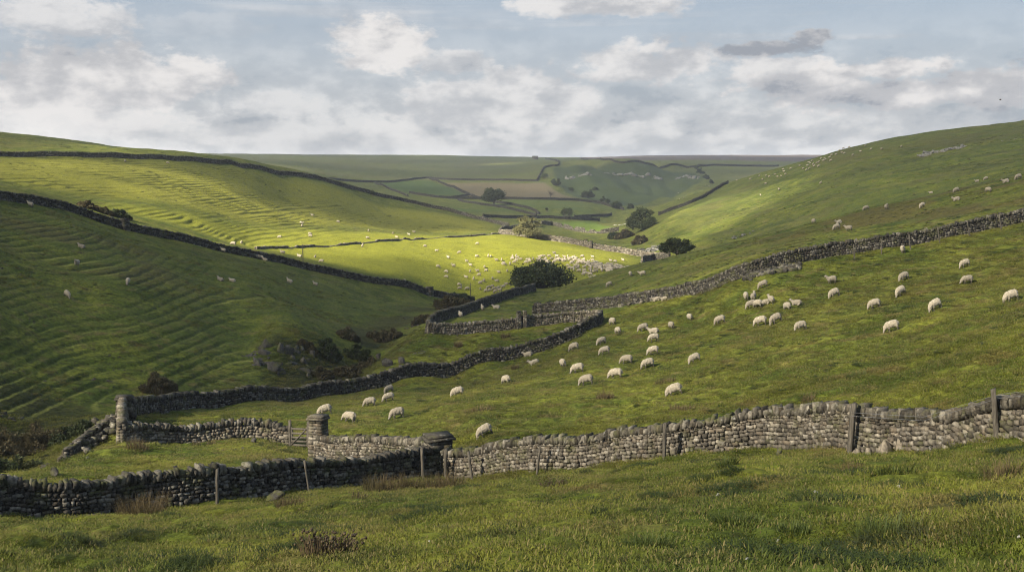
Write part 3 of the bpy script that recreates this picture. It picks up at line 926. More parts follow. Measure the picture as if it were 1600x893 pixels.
def tree(p, W, H, label, mat, name='tree', cat='tree', trunk=.22, n_cl=22, n_per=340, ls=.22, group=None, lean=0.0, seed=1, flat_top=1.0, cf=1.0):
    r_ = random.Random(seed)
    root = tag(link(name, None, loc=p), label, cat, group)
    cens = []; rads = []
    z0 = H * trunk
    for i in range(n_cl):
        for _ in range(30):
            x, y, z = r_.uniform(-1, 1), r_.uniform(-1, 1), r_.uniform(0, 1)
            if x * x + y * y + (z * flat_top) ** 2 < 1 and x * x + y * y + z * z > .18: break
        s_ = r_.uniform(.17, .29) * W * (1 - .35 * z) * .62 * cf
        cens.append((x * W * .40 + lean * z * W, y * W * .40, z0 + s_ * .5 + z * (H - z0 - s_ * 1.2)))
        rads.append((s_, s_, s_ * r_.uniform(.6, .85)))
    V = []; Q_ = []
    tr = W * .028 + .05
    v_, q_ = tube_np([(0, 0, -.5), (0.02 * W, 0, z0 * .5), (lean * W * .2, 0, z0 * 1.1), (lean * W * .4, .02 * W, H * .55)], [tr * 1.35, tr, tr * .8, tr * .4])
    V += v_; Q_ += q_
    for c in cens[::2]:
        a_ = Vector((0, 0, z0 * r_.uniform(.5, 1.3))); e_ = Vector(c)
        m_ = (a_ + e_) / 2 + Vector((0, 0, -.05 * H))
        v_, q_ = tube_np([a_, m_, e_], [tr * .5, tr * .32, tr * .1], 5)
        Q_ += [tuple(i + len(V) for i in f) for f in q_]; V += v_
    link('trunk', mesh_np('trunk', V, Q_, True, M_bark), root)
    Vl, Ql = leaf_cloud(cens, rads, n_per, ls)
    link('crown', mesh_np('crown', Vl, Ql, False, mat), root)
    return root


def bush(p, W, H, label, mat, name='bush', cat='bush', n_cl=9, n_per=260, ls=.14, group=None, seed=1, rough=False):
    r_ = random.Random(seed)
    root = tag(link(name, None, loc=p), label, cat, group)
    cens = []; rads = []
    V = []; Q_ = []
    if rough: n_cl *= 2
    for i in range(n_cl):
        a_ = r_.uniform(0, 6.28); d = math.sqrt(r_.random()) * (.58 if rough else .36)
        s_ = r_.uniform(.06, .16) * W if rough else r_.uniform(.16, .26) * W
        x, y = d * W * math.cos(a_), d * W * math.sin(a_)
        zb = float(gz(p[0] + x, p[1] + y)) - p[2]
        hz = H * (1 - 1.9 * d * d) * (r_.uniform(.35, 1.15) if rough else r_.uniform(.75, 1.05))
        cens.append((x, y, zb + max(.05, hz - s_ * .45))); rads.append((s_, s_, min(s_, hz * .62)))
        v_, q_ = tube_np([(x * .6, y * .6, zb - .1), (x * .8, y * .8, zb + hz * .4), (x, y, zb + hz * .8)], [.035 * H, .025 * H, .008 * H], 5)
        Q_ += [tuple(k + len(V) for k in f) for f in q_]; V += v_
    link('stem', mesh_np('stem', V, Q_, True, M_bark), root)
    Vl, Ql = leaf_cloud(cens, rads, n_per, ls)
    if rough:
        Vb, Qb = blades(500, W * .48, H * .35, H * 1.1, max(.012, W * .004), .35, .1, 3, seed)
        Vb = Vb.copy(); Vb[:, 2] += gz(Vb[:, 0] + p[0], Vb[:, 1] + p[1]) - p[2]
        Ql = np.concatenate([Ql, Qb + len(Vl)]); Vl = np.concatenate([Vl, Vb])
    link('foliage', mesh_np('foliage', Vl, Ql, False, mat), root)
    return root


def blades(n_, R_, h0, h1, wdt, spread=.5, droop=.25, seg=3, seed=3, flat=None):
    """grass or rush blades: bent tapering strips, one after the other"""
    g_ = np.random.default_rng(seed)
    a_ = g_.uniform(0, 2 * np.pi, n_); d = np.sqrt(g_.random(n_)) * R_
    bx, by = d * np.cos(a_), d * np.sin(a_)
    la = a_ + g_.normal(0, .9, n_); ln = g_.uniform(h0, h1, n_)
    til = np.clip(g_.normal(spread * (.3 + .7 * d / R_), .22, n_), -.2, 1.2)
    wx, wy = -np.sin(la + g_.normal(0, .6, n_)), np.cos(la)
    V = []
    for i in range(seg + 1):
        f_ = i / seg
        an = til + droop * f_ * f_ * 2
        hx = ln * f_ * np.sin(an); hz = ln * f_ * np.cos(an)
        w_ = wdt * (1 - f_ ** 1.5 * .9)
        cx, cy = bx + np.cos(la) * hx, by + np.sin(la) * hx
        V.append(np.stack([np.column_stack([cx - wx * w_, cy - wy * w_, hz - .03 * (1 - f_)]), np.column_stack([cx + wx * w_, cy + wy * w_, hz - .03 * (1 - f_)])], 1))
    V = np.stack(V, 1).reshape(-1, 3)          # blade, level, side
    Q_ = []
    b0 = np.arange(n_)[:, None] * (seg + 1) * 2
    for i in range(seg):
        Q_.append(b0 + np.array([i * 2, i * 2 + 1, i * 2 + 3, i * 2 + 2]))
    return V, np.concatenate(Q_, 0)


def rush(p, W, H, label, mat, n_=260, name='rush_clump', cat='rush clump', group=None, seed=1, wdt=.006, heads=False):
    V, Q_ = blades(n_, W / 2 * .85, H * .42, H * 1.0, wdt * 1.1, .26 if mat is not M_greenrush else .5, .10, 3, seed)
    r_ = np.hypot(V[:, 0], V[:, 1])
    V = V.copy(); V[:, 2] += gz(V[:, 0] + p[0], V[:, 1] + p[1]) - p[2]
    if heads:
        g_ = np.random.default_rng(seed + 5)
        tip = V.reshape(n_, -1, 3)[:, -1]
        tip = tip[g_.choice(n_, n_ // 3, False)]
        st_ = Stones()
        k = len(tip)
        st_.add(tip, np.full((k, 3), .014) * g_.uniform(.6, 1.2, (k, 1)), np.tile((1., 0.), (k, 1)), np.tile((0., 1.), (k, 1)), .3, False, .5)
        Q_ = np.concatenate([Q_] + [q + len(V) for q in st_.Q]); V = np.concatenate([V] + st_.V)
    return tag(link(name, mesh_np(name, V, Q_, False, mat), loc=p), label, cat, group)

def ext(path, first=0, last=0):
    P_ = [Vector(q) for q in path]
    if last:
        d = (P_[-1] - P_[-2]).normalized(); P_ += [P_[-1] + d * last * k / 2 for k in (1, 2)]
    if first:
        d = (P_[0] - P_[1]).normalized(); P_ = [P_[0] + d * first, P_[0] + d * first / 2] + P_
    return [(q.x, q.y) for q in P_]


# ------------------------------------------------------------------ walls of the near fields
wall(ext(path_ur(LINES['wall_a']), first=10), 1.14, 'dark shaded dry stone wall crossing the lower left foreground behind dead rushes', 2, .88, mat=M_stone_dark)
wall(ext(path_ur(LINES['wall_b']), last=12), 1.20, 'long sunlit dry stone wall with rounded cope stones along the right foreground', 2, .78, cope_mat=M_cope, hfun=lambda q: 1.0 + .12 * sstep(.33, .40, q) - .34 * sstep(.46, .62, q))
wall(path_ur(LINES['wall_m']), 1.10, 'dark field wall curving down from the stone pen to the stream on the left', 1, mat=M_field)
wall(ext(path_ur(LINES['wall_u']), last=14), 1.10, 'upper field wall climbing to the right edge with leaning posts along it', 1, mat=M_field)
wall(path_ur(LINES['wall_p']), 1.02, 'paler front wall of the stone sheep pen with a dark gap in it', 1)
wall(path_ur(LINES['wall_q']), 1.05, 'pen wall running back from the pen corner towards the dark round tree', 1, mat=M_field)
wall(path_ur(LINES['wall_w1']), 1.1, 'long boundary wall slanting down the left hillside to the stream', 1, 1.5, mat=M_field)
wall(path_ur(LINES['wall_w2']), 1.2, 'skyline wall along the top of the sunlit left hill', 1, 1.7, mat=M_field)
wall(path_ur(LINES['wall_d']), 1.05, 'lichened court wall running from the stream corner to the wooden gate', 1, cope_mat=M_stone_dark, hfun=lambda q: 1 - .12 * np.sin(q * 3.14))
wall([(at(183, 71).x, at(183, 71).y), (at(184, 76).x, at(184, 76).y), (at(186, 82.5).x, at(186, 82.5).y)], 1.4, 'short corner wall by the stream joining the court to the long dark wall', 1)
wall(path_ur(LINES['wall_e']), 1.16, 'sunlit court wall sloping down from the tall gate pillar to the front wall', 2, .85, cope_mat=M_cope)
wall(path_ur(LINES['wall_f']), 1.35, 'sunlit enclosure wall at the back of the bright flock field', 1, 2.0)
wall(path_px([(782, 366), (812, 358), (843, 352)], 372), 1.6, 'dark enclosure wall below the pale autumn tree', 1, 2.0, mat=M_stone_dark)
wall(path_px([(846, 351), (868, 353), (900, 361), (925, 364), (966, 361)], 380), 1.6, 'broken back wall of the far enclosure beside the green strip', 1, 2.2, mat=M_stone_dark, ruin=.6)
wall(path_px([(1003, 410), (1022, 406), (1046, 403)], 240), 1.5, 'short wall corner between the round bush and the hawthorn', 1, 1.6, mat=M_stone_dark)
wall(path_px([(400, 389), (440, 388), (480, 386), (560, 381), (640, 375), (700, 371), (770, 366), (790, 364)], 215), .55, 'low tumbled wall line across the sunlit field', 1, 1.8, cope=False, ruin=.8)
far = [
    ([(1137, 287), (1112, 301), (1085, 315), (1056, 326), (1030, 336)], 420, 2.2, 'wall climbing the far right ridge away from the dark tree'),
    ([(500, 281), (529, 282), (581, 285), (620, 284), (663, 279), (700, 281), (760, 282), (839, 283)], 600, 2.6, 'level far wall between the moor and the pale hay field'),
    ([(839, 283), (845, 272), (850, 263), (860, 260), (873, 257), (868, 251), (852, 248)], 700, 2.6, 'kinked far wall climbing to the barn on the skyline'),
    ([(586, 286), (612, 297), (637, 307)], 600, 2.0, 'pale far wall dropping behind the sunlit skyline wall'),
    ([(640, 302), (670, 307), (700, 310), (753, 311), (792, 311), (850, 312), (905, 314), (945, 320), (974, 328)], 560, 2.4, 'long far wall behind the lone round tree'),
    ([(671, 280), (700, 291), (734, 305), (752, 311)], 600, 2.2, 'slanting far wall at the left end of the hay field'),
    ([(757, 312), (787, 318), (831, 328), (842, 335)], 520, 2.0, 'upper lane wall below the lone round tree'),
    ([(716, 313), (760, 321), (805, 329), (838, 337)], 520, 2.0, 'lower lane wall below the lone round tree'),
    ([(755, 339), (800, 341), (842, 341), (900, 343), (936, 345)], 505, 2.2, 'far wall just above the pale autumn tree'),
    ([(898, 340), (930, 338), (955, 336)], 520, 2.0, 'far wall along the stream bend beside dark bushes'),
    ([(908, 249), (950, 250), (1000, 254), (1050, 258), (1087, 261), (1097, 260), (1160, 260), (1216, 260)], 1100, 3.0, 'topmost far wall under the purple heather moor'),
    ([(700, 309), (735, 305)], 560, 1.8, 'tiny far wall stub below the hay field corner'),
]
for L, rm, h, lab in far:
    wall(path_px(L, rm), h * .74, lab, 1, 2.6, .5, .4, M_far, cope=False)

# pillars, posts, gate
pA = at(186, 71.4)
pillar(at(188, 83.2), 1.1, 1.0, 1.45, .2, 'squat stone pillar where the long dark wall ends by the stream', mat=M_stone_dark)
pillar(at(494, 66.2), .95, .85, 2.15, -.4, 'tall pale stone pillar beside the wooden field gate', cap=True)
pillar(at(683, 55.4), 1.35, 1.1, 1.78, .35, 'broad dark stone pillar where the three front walls meet', mat=M_stone_dark)
pillar(at(811, 130.6), .6, .7, 1.9, .1, 'dark upright stone beside the gap in the pen wall', nm='stile_stone', cat='stile', mat=M_stone_dark, cap=False)
pillar(at(820, 130.8), .5, .7, 1.75, .1, 'paler upright stone right of the gap in the pen wall', nm='stile_stone', cat='stile', cap=False)
pillar(at(198, 199.5), 1.3, 1.2, 1.9, -.6, 'small square pillar on the left hillside boundary wall', cat='wall pillar', nm='wall_pillar', mat=M_stone_dark, cap=False)
pillar(at(671, 235.2), 1.4, 1.2, 1.8, -.6, 'stone end pillar near the foot of the hillside boundary wall', nm='wall_pillar', mat=M_stone_dark, cap=False)
pillar(at(915, 353.0), .9, 1.9, 2.2, -.2, 'left jamb of the gateway in the far enclosure wall', nm='wall_pillar', cap=False)
pillar(at(923, 350.5), .9, 1.9, 2.2, -.2, 'right jamb of the gateway in the far enclosure wall', nm='wall_pillar', cap=False)

post(at(331, 46.0), 1.5, 'weathered post against the dark front wall, left of the two', lean=(.03, -.02))
post(at(478, 48.6), 1.45, 'leaning post against the dark front wall above the mossy rock', lean=(-.13, 0))
post(at(659, 53.6), 1.5, 'post on the left side of the broad dark pillar', lean=(-.04, 0), w_=.13)
post(at(695, 54.0), 1.45, 'post on the right side of the broad dark pillar', lean=(.0, 0), w_=.13)
post(at(737, 52.3), 1.35, 'leaning post at the left end of the sunlit front wall', lean=(-.14, 0), w_=.12)
post(at(839, 48.9), 1.42, 'grey post leaning right against the sunlit front wall', lean=(.12, 0), w_=.10)
post(at(1041, 44.8), 1.45, 'upright post at the middle of the sunlit front wall', lean=(.01, 0), w_=.13)
post(at(1335, 40.2), 1.75, 'broad plank post above the base boulders of the front wall', lean=(.06, 0), w_=.17)
post(at(1567, 35.2), 1.5, 'tallest post, leaning left at the right end of the front wall', lean=(-.10, 0), w_=.15)
for (u, r, ln, lab) in ((1334, 117.4, -.08, 'leftmost leaning post on the upper right wall'), (1376, 118.2, -.05, 'post on the upper right wall above the lone facing sheep, left'),
                        (1421, 119, -.14, 'post on the upper right wall right of the facing sheep'), (1466, 119.8, -.18, 'post leaning left in the middle of the upper right wall'),
                        (1512, 121, -.2, 'strongly leaning post on the upper right wall'), (1561, 122, -.16, 'rightmost leaning post on the upper right wall')):
    post(at(u, r - .3), 1.5, lab, .11, (ln, 0), group='posts along the upper right wall')
post(hit(735, 472, 200), 4.2, 'tall thin pole beside the pen corner wall', .14, nm='pole', cat='pole')
post(hit(473.5, 413, 190), 4.0, 'dark post rising above the hillside boundary wall', .16, nm='pole', cat='pole')
post(at(669, 128.2), 1.5, 'thin post at the left corner of the stone pen', .10)
post(at(677, 128.2), 1.4, 'short post just right of the pen corner', .10)
post(at(779, 129.0), 1.6, 'thin post against the pen wall left of the gap', .11)
post(at(714, 128.8), 1.4, 'thin post against the left part of the pen wall', .10)
post(at(897, 130.6), 1.6, 'thin post against the pen wall right of the gap', .11)
gL, gR = at(449, 71.5), at(478, 70.2)
post(gL, 1.75, 'left gate post at the end of the court wall', .17, nm='gate_post', cat='gate post')
post(gR, 1.7, 'right gate post beside the tall pale pillar', .17, nm='gate_post', cat='gate post')
groot = tag(link('field_gate', None, loc=gL), 'weathered wooden five bar gate between the court wall and the tall pillar', 'gate')
gd = gR - gL; gl = Vector((gd.x, gd.y, 0)).length; ga = math.atan2(gd.y, gd.x); gs = gd.z / gl


def plank(name, x0, z0, x1, z1, w_, th=.035, y=0.0):
    d = Vector((x1 - x0, 0, z1 - z0)); n_ = Vector((-d.z, 0, d.x)).normalized() * w_ / 2
    V = []
    for (x, z) in ((x0, z0), (x1, z1)):
        for s_ in (-1, 1):
            for yy in (-th, th):
                V.append((x + n_.x * s_, y + yy, z + n_.z * s_))
    o = link(name, mesh_np(name, V, [(0, 1, 3, 2), (4, 6, 7, 5), (0, 4, 5, 1), (2, 3, 7, 6), (0, 2, 6, 4), (1, 5, 7, 3)], False, M_wood), groot)
    return o
for k, zb in enumerate((.18, .42, .66, .92, 1.2)):
    plank('bar', .12, zb, gl - .12, zb + gs * (gl - .24), .12)
plank('stile', .14, .1, .14, 1.3, .10, .04, .02); plank('stile', gl - .14, .1 + gs * gl, gl - .14, 1.3 + gs * gl, .10, .04, .02)
plank('brace', .16, .2, gl - .16, 1.18 + gs * gl, .08, .03, -.05)
groot.rotation_euler.z = ga
# wires stapled to the posts over the front wall
for hz, lab in ((1.43, 'upper wire strained between the posts over the front wall'), (1.31, 'lower wire strained between the posts over the front wall')):
    V = []; Q_ = []
    pts = [at(u, r) + Vector((0, 0, hz - d)) for u, r, d in ((1335, 40.2, 0), (1450, 37.6, .04), (1567, 35.2, .08), (1700, 32.8, 0))]
    V, Q_ = tube_np([p - pts[0] for p in pts], [.006] * 4, 5)
    tag(link('fence_wire', mesh_np('fence_wire', V, Q_, True, M_wire), loc=pts[0]), lab, 'wire')

# tumbled wall down to the stream
st_ = Stones(); o0 = at(150, 76)
N_ = 150
tt = rng.random(N_); pa, pb = at(178, 79), at(92, 69)
cx = pa.x + (pb.x - pa.x) * tt + rng.normal(0, .55, N_); cy = pa.y + (pb.y - pa.y) * tt + rng.normal(0, .6, N_)
hz = np.abs(rng.normal(0, .35, N_)) * (1.2 - tt)
sz = rng.uniform(.10, .24, (N_, 1)) * np.array([[1.25, 1, .75]]) * rng.uniform(.8, 1.2, (N_, 3))
an = rng.uniform(0, 6.28, N_)
st_.add(np.column_stack([cx, cy, gz(cx, cy) + hz + .05]), sz, np.column_stack([np.cos(an), np.sin(an)]), np.column_stack([-np.sin(an), np.cos(an)]), .2, True, .4)
tag(link('stone_spill', st_.mesh('stone_spill', M_stone_dark, o0), loc=o0), kind='stuff')
wall([(at(180, 78.5).x, at(180, 78.5).y), (at(150, 76).x, at(150, 76).y), (at(122, 72.5).x, at(122, 72.5).y), (at(98, 69.5).x, at(98, 69.5).y)], .95, 'tumbled wall descending from the court corner into the stream gully', 1, .9, mat=M_stone_dark, cope=False, ruin=.5, nm='tumbled_wall')
# spilled stones under the upper wall
for (u0, u1, rr_, N_, lab) in ((1163, 1250, 116.6, 280, 'spread of pale fallen stones at the bend of the upper right wall'), (800, 835, 0, 0, '')):
    if not N_: continue
    st_ = Stones(); o0 = at((u0 + u1) / 2, rr_)
    us = rng.uniform(u0, u1, N_); rs = rr_ + rng.normal(0, .55, N_)
    tq = np.arctan((us - 800) / (F * CP_)); cx, cy = rs * np.sin(tq), rs * np.cos(tq)
    sz = rng.uniform(.10, .24, (N_, 1)) * np.array([[1.25, 1, .75]])
    an = rng.uniform(0, 6.28, N_)
    st_.add(np.column_stack([cx, cy, gz(cx, cy) + .06]), sz, np.column_stack([np.cos(an), np.sin(an)]), np.column_stack([-np.sin(an), np.cos(an)]), .2, False, .4)
    tag(link('stone_spill', st_.mesh('stone_spill', M_field, o0), loc=o0), kind='stuff')

# ------------------------------------------------------------------ rocks
outcrop(425, 582, 78, 62, 100, 'tall broken crag on the left side of the stream gully', 90, crag=True)
outcrop(476, 585, 48, 62, 100, 'smaller dark crag right of the tall crag above the gully scrub', 60, crag=True)
outcrop(150, 596, 48, 15, 90, 'flat pale rock slab halfway up the near left slope', 5)
outcrop(186, 562, 40, 16, 95, 'low dark rocks above the flat pale slab', 6)
outcrop(178, 578, 34, 8, 95, 'small rocks just above the flat pale slab', 4)
outcrop(45, 592, 60, 16, 85, 'dark rock step at the left edge of the near slope', 6)
outcrop(12, 660, 40, 40, 70, 'shadowed rock face at the far left above the stream', 8, strat=.9)
outcrop(30, 650, 18, 10, 75, 'small pale rocks on the left bank above the stream', 3)
outcrop(660, 552, 30, 22, 115, 'slanting rock ledges on the green bank below the pen', 6)
outcrop(678, 558, 20, 8, 115, 'small flat stones right of the ledges on the green bank', 3)
boulder(604, 572, 26, 18, 112, 'pale split boulder on the green bank above the long dark wall')
boulder(626, 568, 14, 16, 112, 'pale upright boulder next to the split boulder')
boulder(592, 560, 14, 16, 112, 'rounded boulder at the gully edge left of the split boulder')
outcrop(625, 500, 28, 14, 150, 'pale boulders in the stream at the head of the gully', 5)
outcrop(648, 510, 32, 26, 140, 'tumbled stones in the gully below the hillside wall', 10)
outcrop(362, 704, 34, 22, 55, 'flaky rock pile on the court grass', 6)
boulder(395, 690, 14, 9, 58, 'small rock near the court wall, right of the flaky pile')
boulder(86, 742, 20, 20, 50, 'leaning grey slab in the grass left of the court')
boulder(72, 715, 26, 8, 60, 'flat stone at the stream edge below the tumbled wall')
boulder(136, 716, 9, 5, 60, 'small stone in the middle of the court grass', mat=M_lime)
boulder(428, 782, 44, 22, 40, 'mossy boulder in front of the dark front wall')
boulder(135, 820, 15, 7, 35, 'low dark stone in the foreground grass at left')
for (u, v, w_, h_, lab) in ((1346, 708, 26, 20, 'left base boulder under the broad plank post'), (1366, 712, 22, 16, 'dark wedge boulder beside the left base boulder'), (1388, 712, 38, 32, 'largest boulder built into the foot of the front wall'),
                            (1414, 708, 22, 22, 'upright boulder right of the largest base boulder'), (1432, 704, 24, 18, 'rounded boulder towards the right end of the base stones'), (1462, 702, 26, 14, 'flat base stone under the mossy patch of wall'), (1552, 694, 26, 14, 'pale base stone left of the tallest post')):
    p = at(u, 39.0 if u < 1450 else 36.8); k = px_m(p)
    rocks('boulder', [(0, 0, h_ * k * .3, w_ * k / 2, w_ * k * .36, h_ * k * .62, random.uniform(-.5, .5))], lab, 'boulder', M_stone, p, 'boulders at the foot of the front wall')
boulder(1217, 714, 16, 22, 38, 'dark pointed stone standing in front of the front wall')
boulder(1190, 728, 26, 8, 35, 'pale flat stone in the grass before the front wall', mat=M_lime)
boulder(895, 749, 16, 5, 40, 'bleached flat stone in the grass beside dead stalks', mat=M_lime)
for (u, v, lab) in ((1274, 770, 'white pebble in the foreground left of the dark tussock'), (1467, 835, 'white stone by the lower right tussock'), (1216, 846, 'white pebble near the bottom edge'), (1405, 762, 'tiny white pebble below the dark tussock'), (1165, 873, 'pale pebble beside the bottom tussocks'),
                    (1122, 774, 'small white stone in the middle foreground'), (672, 847, 'tiny pale pebble in the foreground left of centre'), (1592, 839, 'white stone at the right edge of the foreground')):
    boulder(u, v, 11, 7, 5, lab, M_lime, 'pale stones in the foreground grass', 'pale_stone', 'stone')
outcrop(1472, 238, 66, 14, 330, 'long pale limestone crag high on the right hill', 60, M_scar, 'limestone_crag', 'crag', strat=1.0)
outcrop(1572, 220, 12, 10, 330, 'small limestone crag left of the pair near the right edge', 5, M_scar, 'limestone_crag', 'crag', strat=1.0)
outcrop(1590, 217, 12, 10, 330, 'small limestone crag nearest the right edge', 5, M_scar, 'limestone_crag', 'crag', strat=1.0)
outcrop(1517, 212, 10, 5, 330, 'lone pale rock above the long limestone crag', 2, M_scar, 'limestone_crag', 'crag')
outcrop(1028, 392, 60, 34, 300, 'scattered pale screes above the hawthorn on the right slope', 80, M_scar, 'scree', 'scree', strat=.6)
outcrop(1150, 372, 60, 14, 280, 'loose pale rocks on the hollow behind the spur', 14, M_scar, 'scree', 'scree')
outcrop(903, 277, 40, 14, 900, 'left end of the far limestone scar below the moor', 34, M_scar, 'limestone_scar', 'crag', strat=1.0)
outcrop(990, 276, 90, 13, 900, 'middle of the far limestone scar below the moor', 60, M_scar, 'limestone_scar', 'crag', strat=1.0)
outcrop(1075, 280, 36, 18, 900, 'right end of the far limestone scar beside the dark cleft', 30, M_scar, 'limestone_scar', 'crag', strat=1.0)
outcrop(968, 352, 22, 16, 480, 'pale rock ribs above the stream bend', 10, M_lime, 'rock_outcrop')
for (u, v, w_, h_, lab) in ((120, 395, 34, 8, 'bare earth scar with rocks above the lone sheep on the left slope'), (20, 430, 36, 14, 'dark rocky patch at the left edge of the near slope'), (238, 432, 16, 6, 'dark rocks on the left slope right of a sheep'), (40, 500, 24, 10, 'broken rocks among the sheep tracks at left'), (390, 556, 26, 18, 'dark rocks left of the tall crag')):
    outcrop(u, v, w_, h_, 85, lab, 5)
for (u, v, lab) in ((968, 480, 'pale fallen block against the upper wall, leftmost'), (982, 477, 'small fallen block against the upper wall'), (1001, 475, 'broad fallen block against the upper wall')):
    boulder(u, v, 13, 8, 120, lab, M_stone_dark, 'fallen blocks under the upper wall')

# ------------------------------------------------------------------ trees
tree(at(846, 222), 14.0, 6.4, 'broad dark holly tree with a domed crown behind the pen', M_holly, 'holly_tree', 'tree', .03, 46, 240, .26, seed=35, flat_top=1.12, cf=.98)
tree(at(1058, 216), 7.6, 4.7, 'dark spreading hawthorn just behind the spur', M_holly, 'hawthorn_tree', 'tree', .28, 24, 330, .18, seed=5, flat_top=1.15)
tree(hit(1004, 360, 300), 14.0, 10.0, 'dark tree in the stream cleft at the foot of the far ridge wall', M_holly, 'broadleaf_tree', 'tree', .10, 28, 300, .30, seed=7, cf=1.25)
tree(at(823, 360), 11.0, 8.4, 'pale autumn tree standing at the enclosure corner', M_willow, 'autumn_tree', 'tree', .06, 24, 330, .22, seed=9, cf=1.15)
tree(hit(771, 321, 560), 17.0, 12.0, 'lone round tree in the far fields beside the lane', M_holly, 'broadleaf_tree', 'tree', .22, 30, 300, .40, seed=12, cf=1.35)
tree(hit(869, 290, 700), 11, 8.0, 'dark thorn tree at the left foot of the far limestone scar', M_holly, 'thorn_tree', 'tree', .05, 20, 200, .4, seed=13)
tree(hit(918, 309, 600), 12, 7.5, 'dark thorn tree below the far scar, left of two smaller ones', M_holly, 'thorn_tree', 'tree', .05, 20, 200, .4, seed=14)
tree(hit(945, 318, 600), 8.5, 5.5, 'small dark thorn tree between two others below the scar', M_holly, 'thorn_tree', 'tree', .05, 12, 180, .36, seed=15)
tree(hit(962, 326, 600), 10.5, 6.5, 'dark thorn tree nearest the far ridge by the stream', M_holly, 'thorn_tree', 'tree', .05, 20, 200, .36, seed=16)
bush(hit(887, 338, 520), 7.5, 4.2, 'spreading dark bush in the far green field', M_holly, 'bush', 'bush', 8, 200, .26, seed=17)
bush(hit(855, 331, 520), 2.6, 2.6, 'tiny dark bush by the far lane', M_holly, 'bush', 'bush', 4, 120, .2, seed=18)
bush(hit(851, 279, 700), 8, 5, 'grey green bush beside the kinked far wall', M_ash, 'bush', 'bush', 7, 160, .35, seed=19)
bush(at(993, 235), 2.7, 2.2, 'round dark bush beside the short wall corner', M_holly, 'bush', 'bush', 7, 220, .11, seed=20)
bush(at(584, 486), 2.4, 1.9, 'small bush on the skyline of the left hill', M_holly, 'bush', 'bush', 5, 150, .16, seed=21)
bush(hit(893, 300, 700), 6, 3.6, 'low bush between the bare thorn and the scar', M_holly, 'bush', 'bush', 5, 120, .35, seed=22)
for i, (u, v, w_, h_, lab) in enumerate(((1094, 272, 13, 10, 'dark tree at the top of the cleft under the far scar'), (1104, 280, 12, 9, 'dark tree lower in the cleft under the far scar'), (1088, 264, 9, 7, 'small dark tree at the very head of the far cleft'),
                                          (985, 326, 12, 9, 'dark tree low in the ravine behind the far ridge'), (930, 297, 9, 6, 'tiny thorn high above the ravine trees'), (1112, 287, 10, 7, 'small tree at the mouth of the far cleft by the ridge'))):
    p = hit(u, v, 600); k = px_m(p)
    tree(p, w_ * k, h_ * k, lab, M_holly, 'thorn_tree', 'tree', .05, 16, 160, .45, seed=120 + i, cf=1.2)
# leafless thorn
p = hit(860, 310, 600); bt = tag(link('bare_tree', None, loc=p), 'leafless thorn tree in the pale hay field', 'tree')
V, Q_ = tube_np([(0, 0, -.3), (0, 0, 2.2), (.2, 0, 4)], [.35, .28, .15], 6)
br = []
for k in range(26):
    a_ = random.uniform(0, 6.28); h_ = random.uniform(1.2, 3.6); L = random.uniform(1.8, 4.0)
    e_ = Vector((math.cos(a_) * L, math.sin(a_) * L, h_ + random.uniform(.8, 3.6)))
    v_, q_ = tube_np([(0, 0, h_), (e_.x * .5, e_.y * .5, (h_ + e_.z) / 2 + .3), e_], [.13, .09, .03], 5)
    Q_ += [tuple(i + len(V) for i in f) for f in q_]; V += v_
link('trunk', mesh_np('trunk', V, Q_, True, M_bark), bt)
# scrub in the gully and on the hill
SCRUB = [(250, 615, 56, 30, 80, M_scrub, 'brown leafless scrub above the long dark wall at left'), (515, 562, 34, 36, 112, M_holly, 'dark scrub bush against the right side of the gully crags'), (505, 590, 34, 18, 108, M_scrub, 'brown scrub at the gully bottom below the crags'),
         (545, 588, 40, 18, 112, M_scrub, 'reddish brown bracken patch just above the long dark wall'), (560, 562, 44, 26, 118, M_holly, 'dark green scrub in the middle of the gully'), (600, 530, 52, 20, 125, M_scrub, 'brown scrub lining the upper gully'), (545, 528, 36, 16, 125, M_scrub, 'russet bracken on the left lip of the gully'),
         (575, 575, 30, 16, 115, M_scrub, 'low brown scrub under the green bank'), (705, 480, 60, 20, 165, M_scrub, 'dark scrub between the hillside wall and the pen corner'), (660, 505, 30, 16, 140, M_scrub, 'brown scrub left of the pen corner'), (480, 545, 30, 14, 115, M_scrub, 'bracken on top of the gully crags'),
         (140, 330, 30, 12, 225, M_scrub, 'bracken hollow above the hillside boundary wall, left'), (165, 334, 24, 10, 225, M_scrub, 'bracken hollow above the hillside boundary wall, middle'), (190, 340, 30, 12, 225, M_holly, 'dark gorse above the hillside boundary wall, right'),
         (975, 372, 30, 14, 400, M_scrub, 'scrub along the stream in the valley bottom'), (1000, 380, 26, 14, 360, M_scrub, 'scrub by the stream below the pale screes'), (62, 696, 100, 34, 70, M_scrub, 'dark scrub on the far bank of the shadowed stream'), (112, 686, 66, 24, 74, M_holly, 'dark bushes beside the tumbled wall at the stream'), (10, 738, 84, 24, 60, M_holly, 'dark growth at the very left edge above the front wall'), (20, 702, 110, 28, 65, M_scrub, 'dark scrub in the shadowed stream bed at far left'),
      (960, 372, 22, 10, 420, M_holly, 'dark scrub at the stream beyond the enclosure'), (720, 470, 36, 14, 215, M_holly, 'dark bush at the foot of the hillside wall')]
for i, (u, v, w_, h_, rm, m_, lab) in enumerate(SCRUB):
    p = hit(u, v, rm); k = px_m(p)
    bush(p, w_ * k * .85, h_ * k * .85, lab, m_, 'scrub_bush', 'scrub', 16, 150, max(.08, 2.0 * k), seed=40 + i, rough=True)
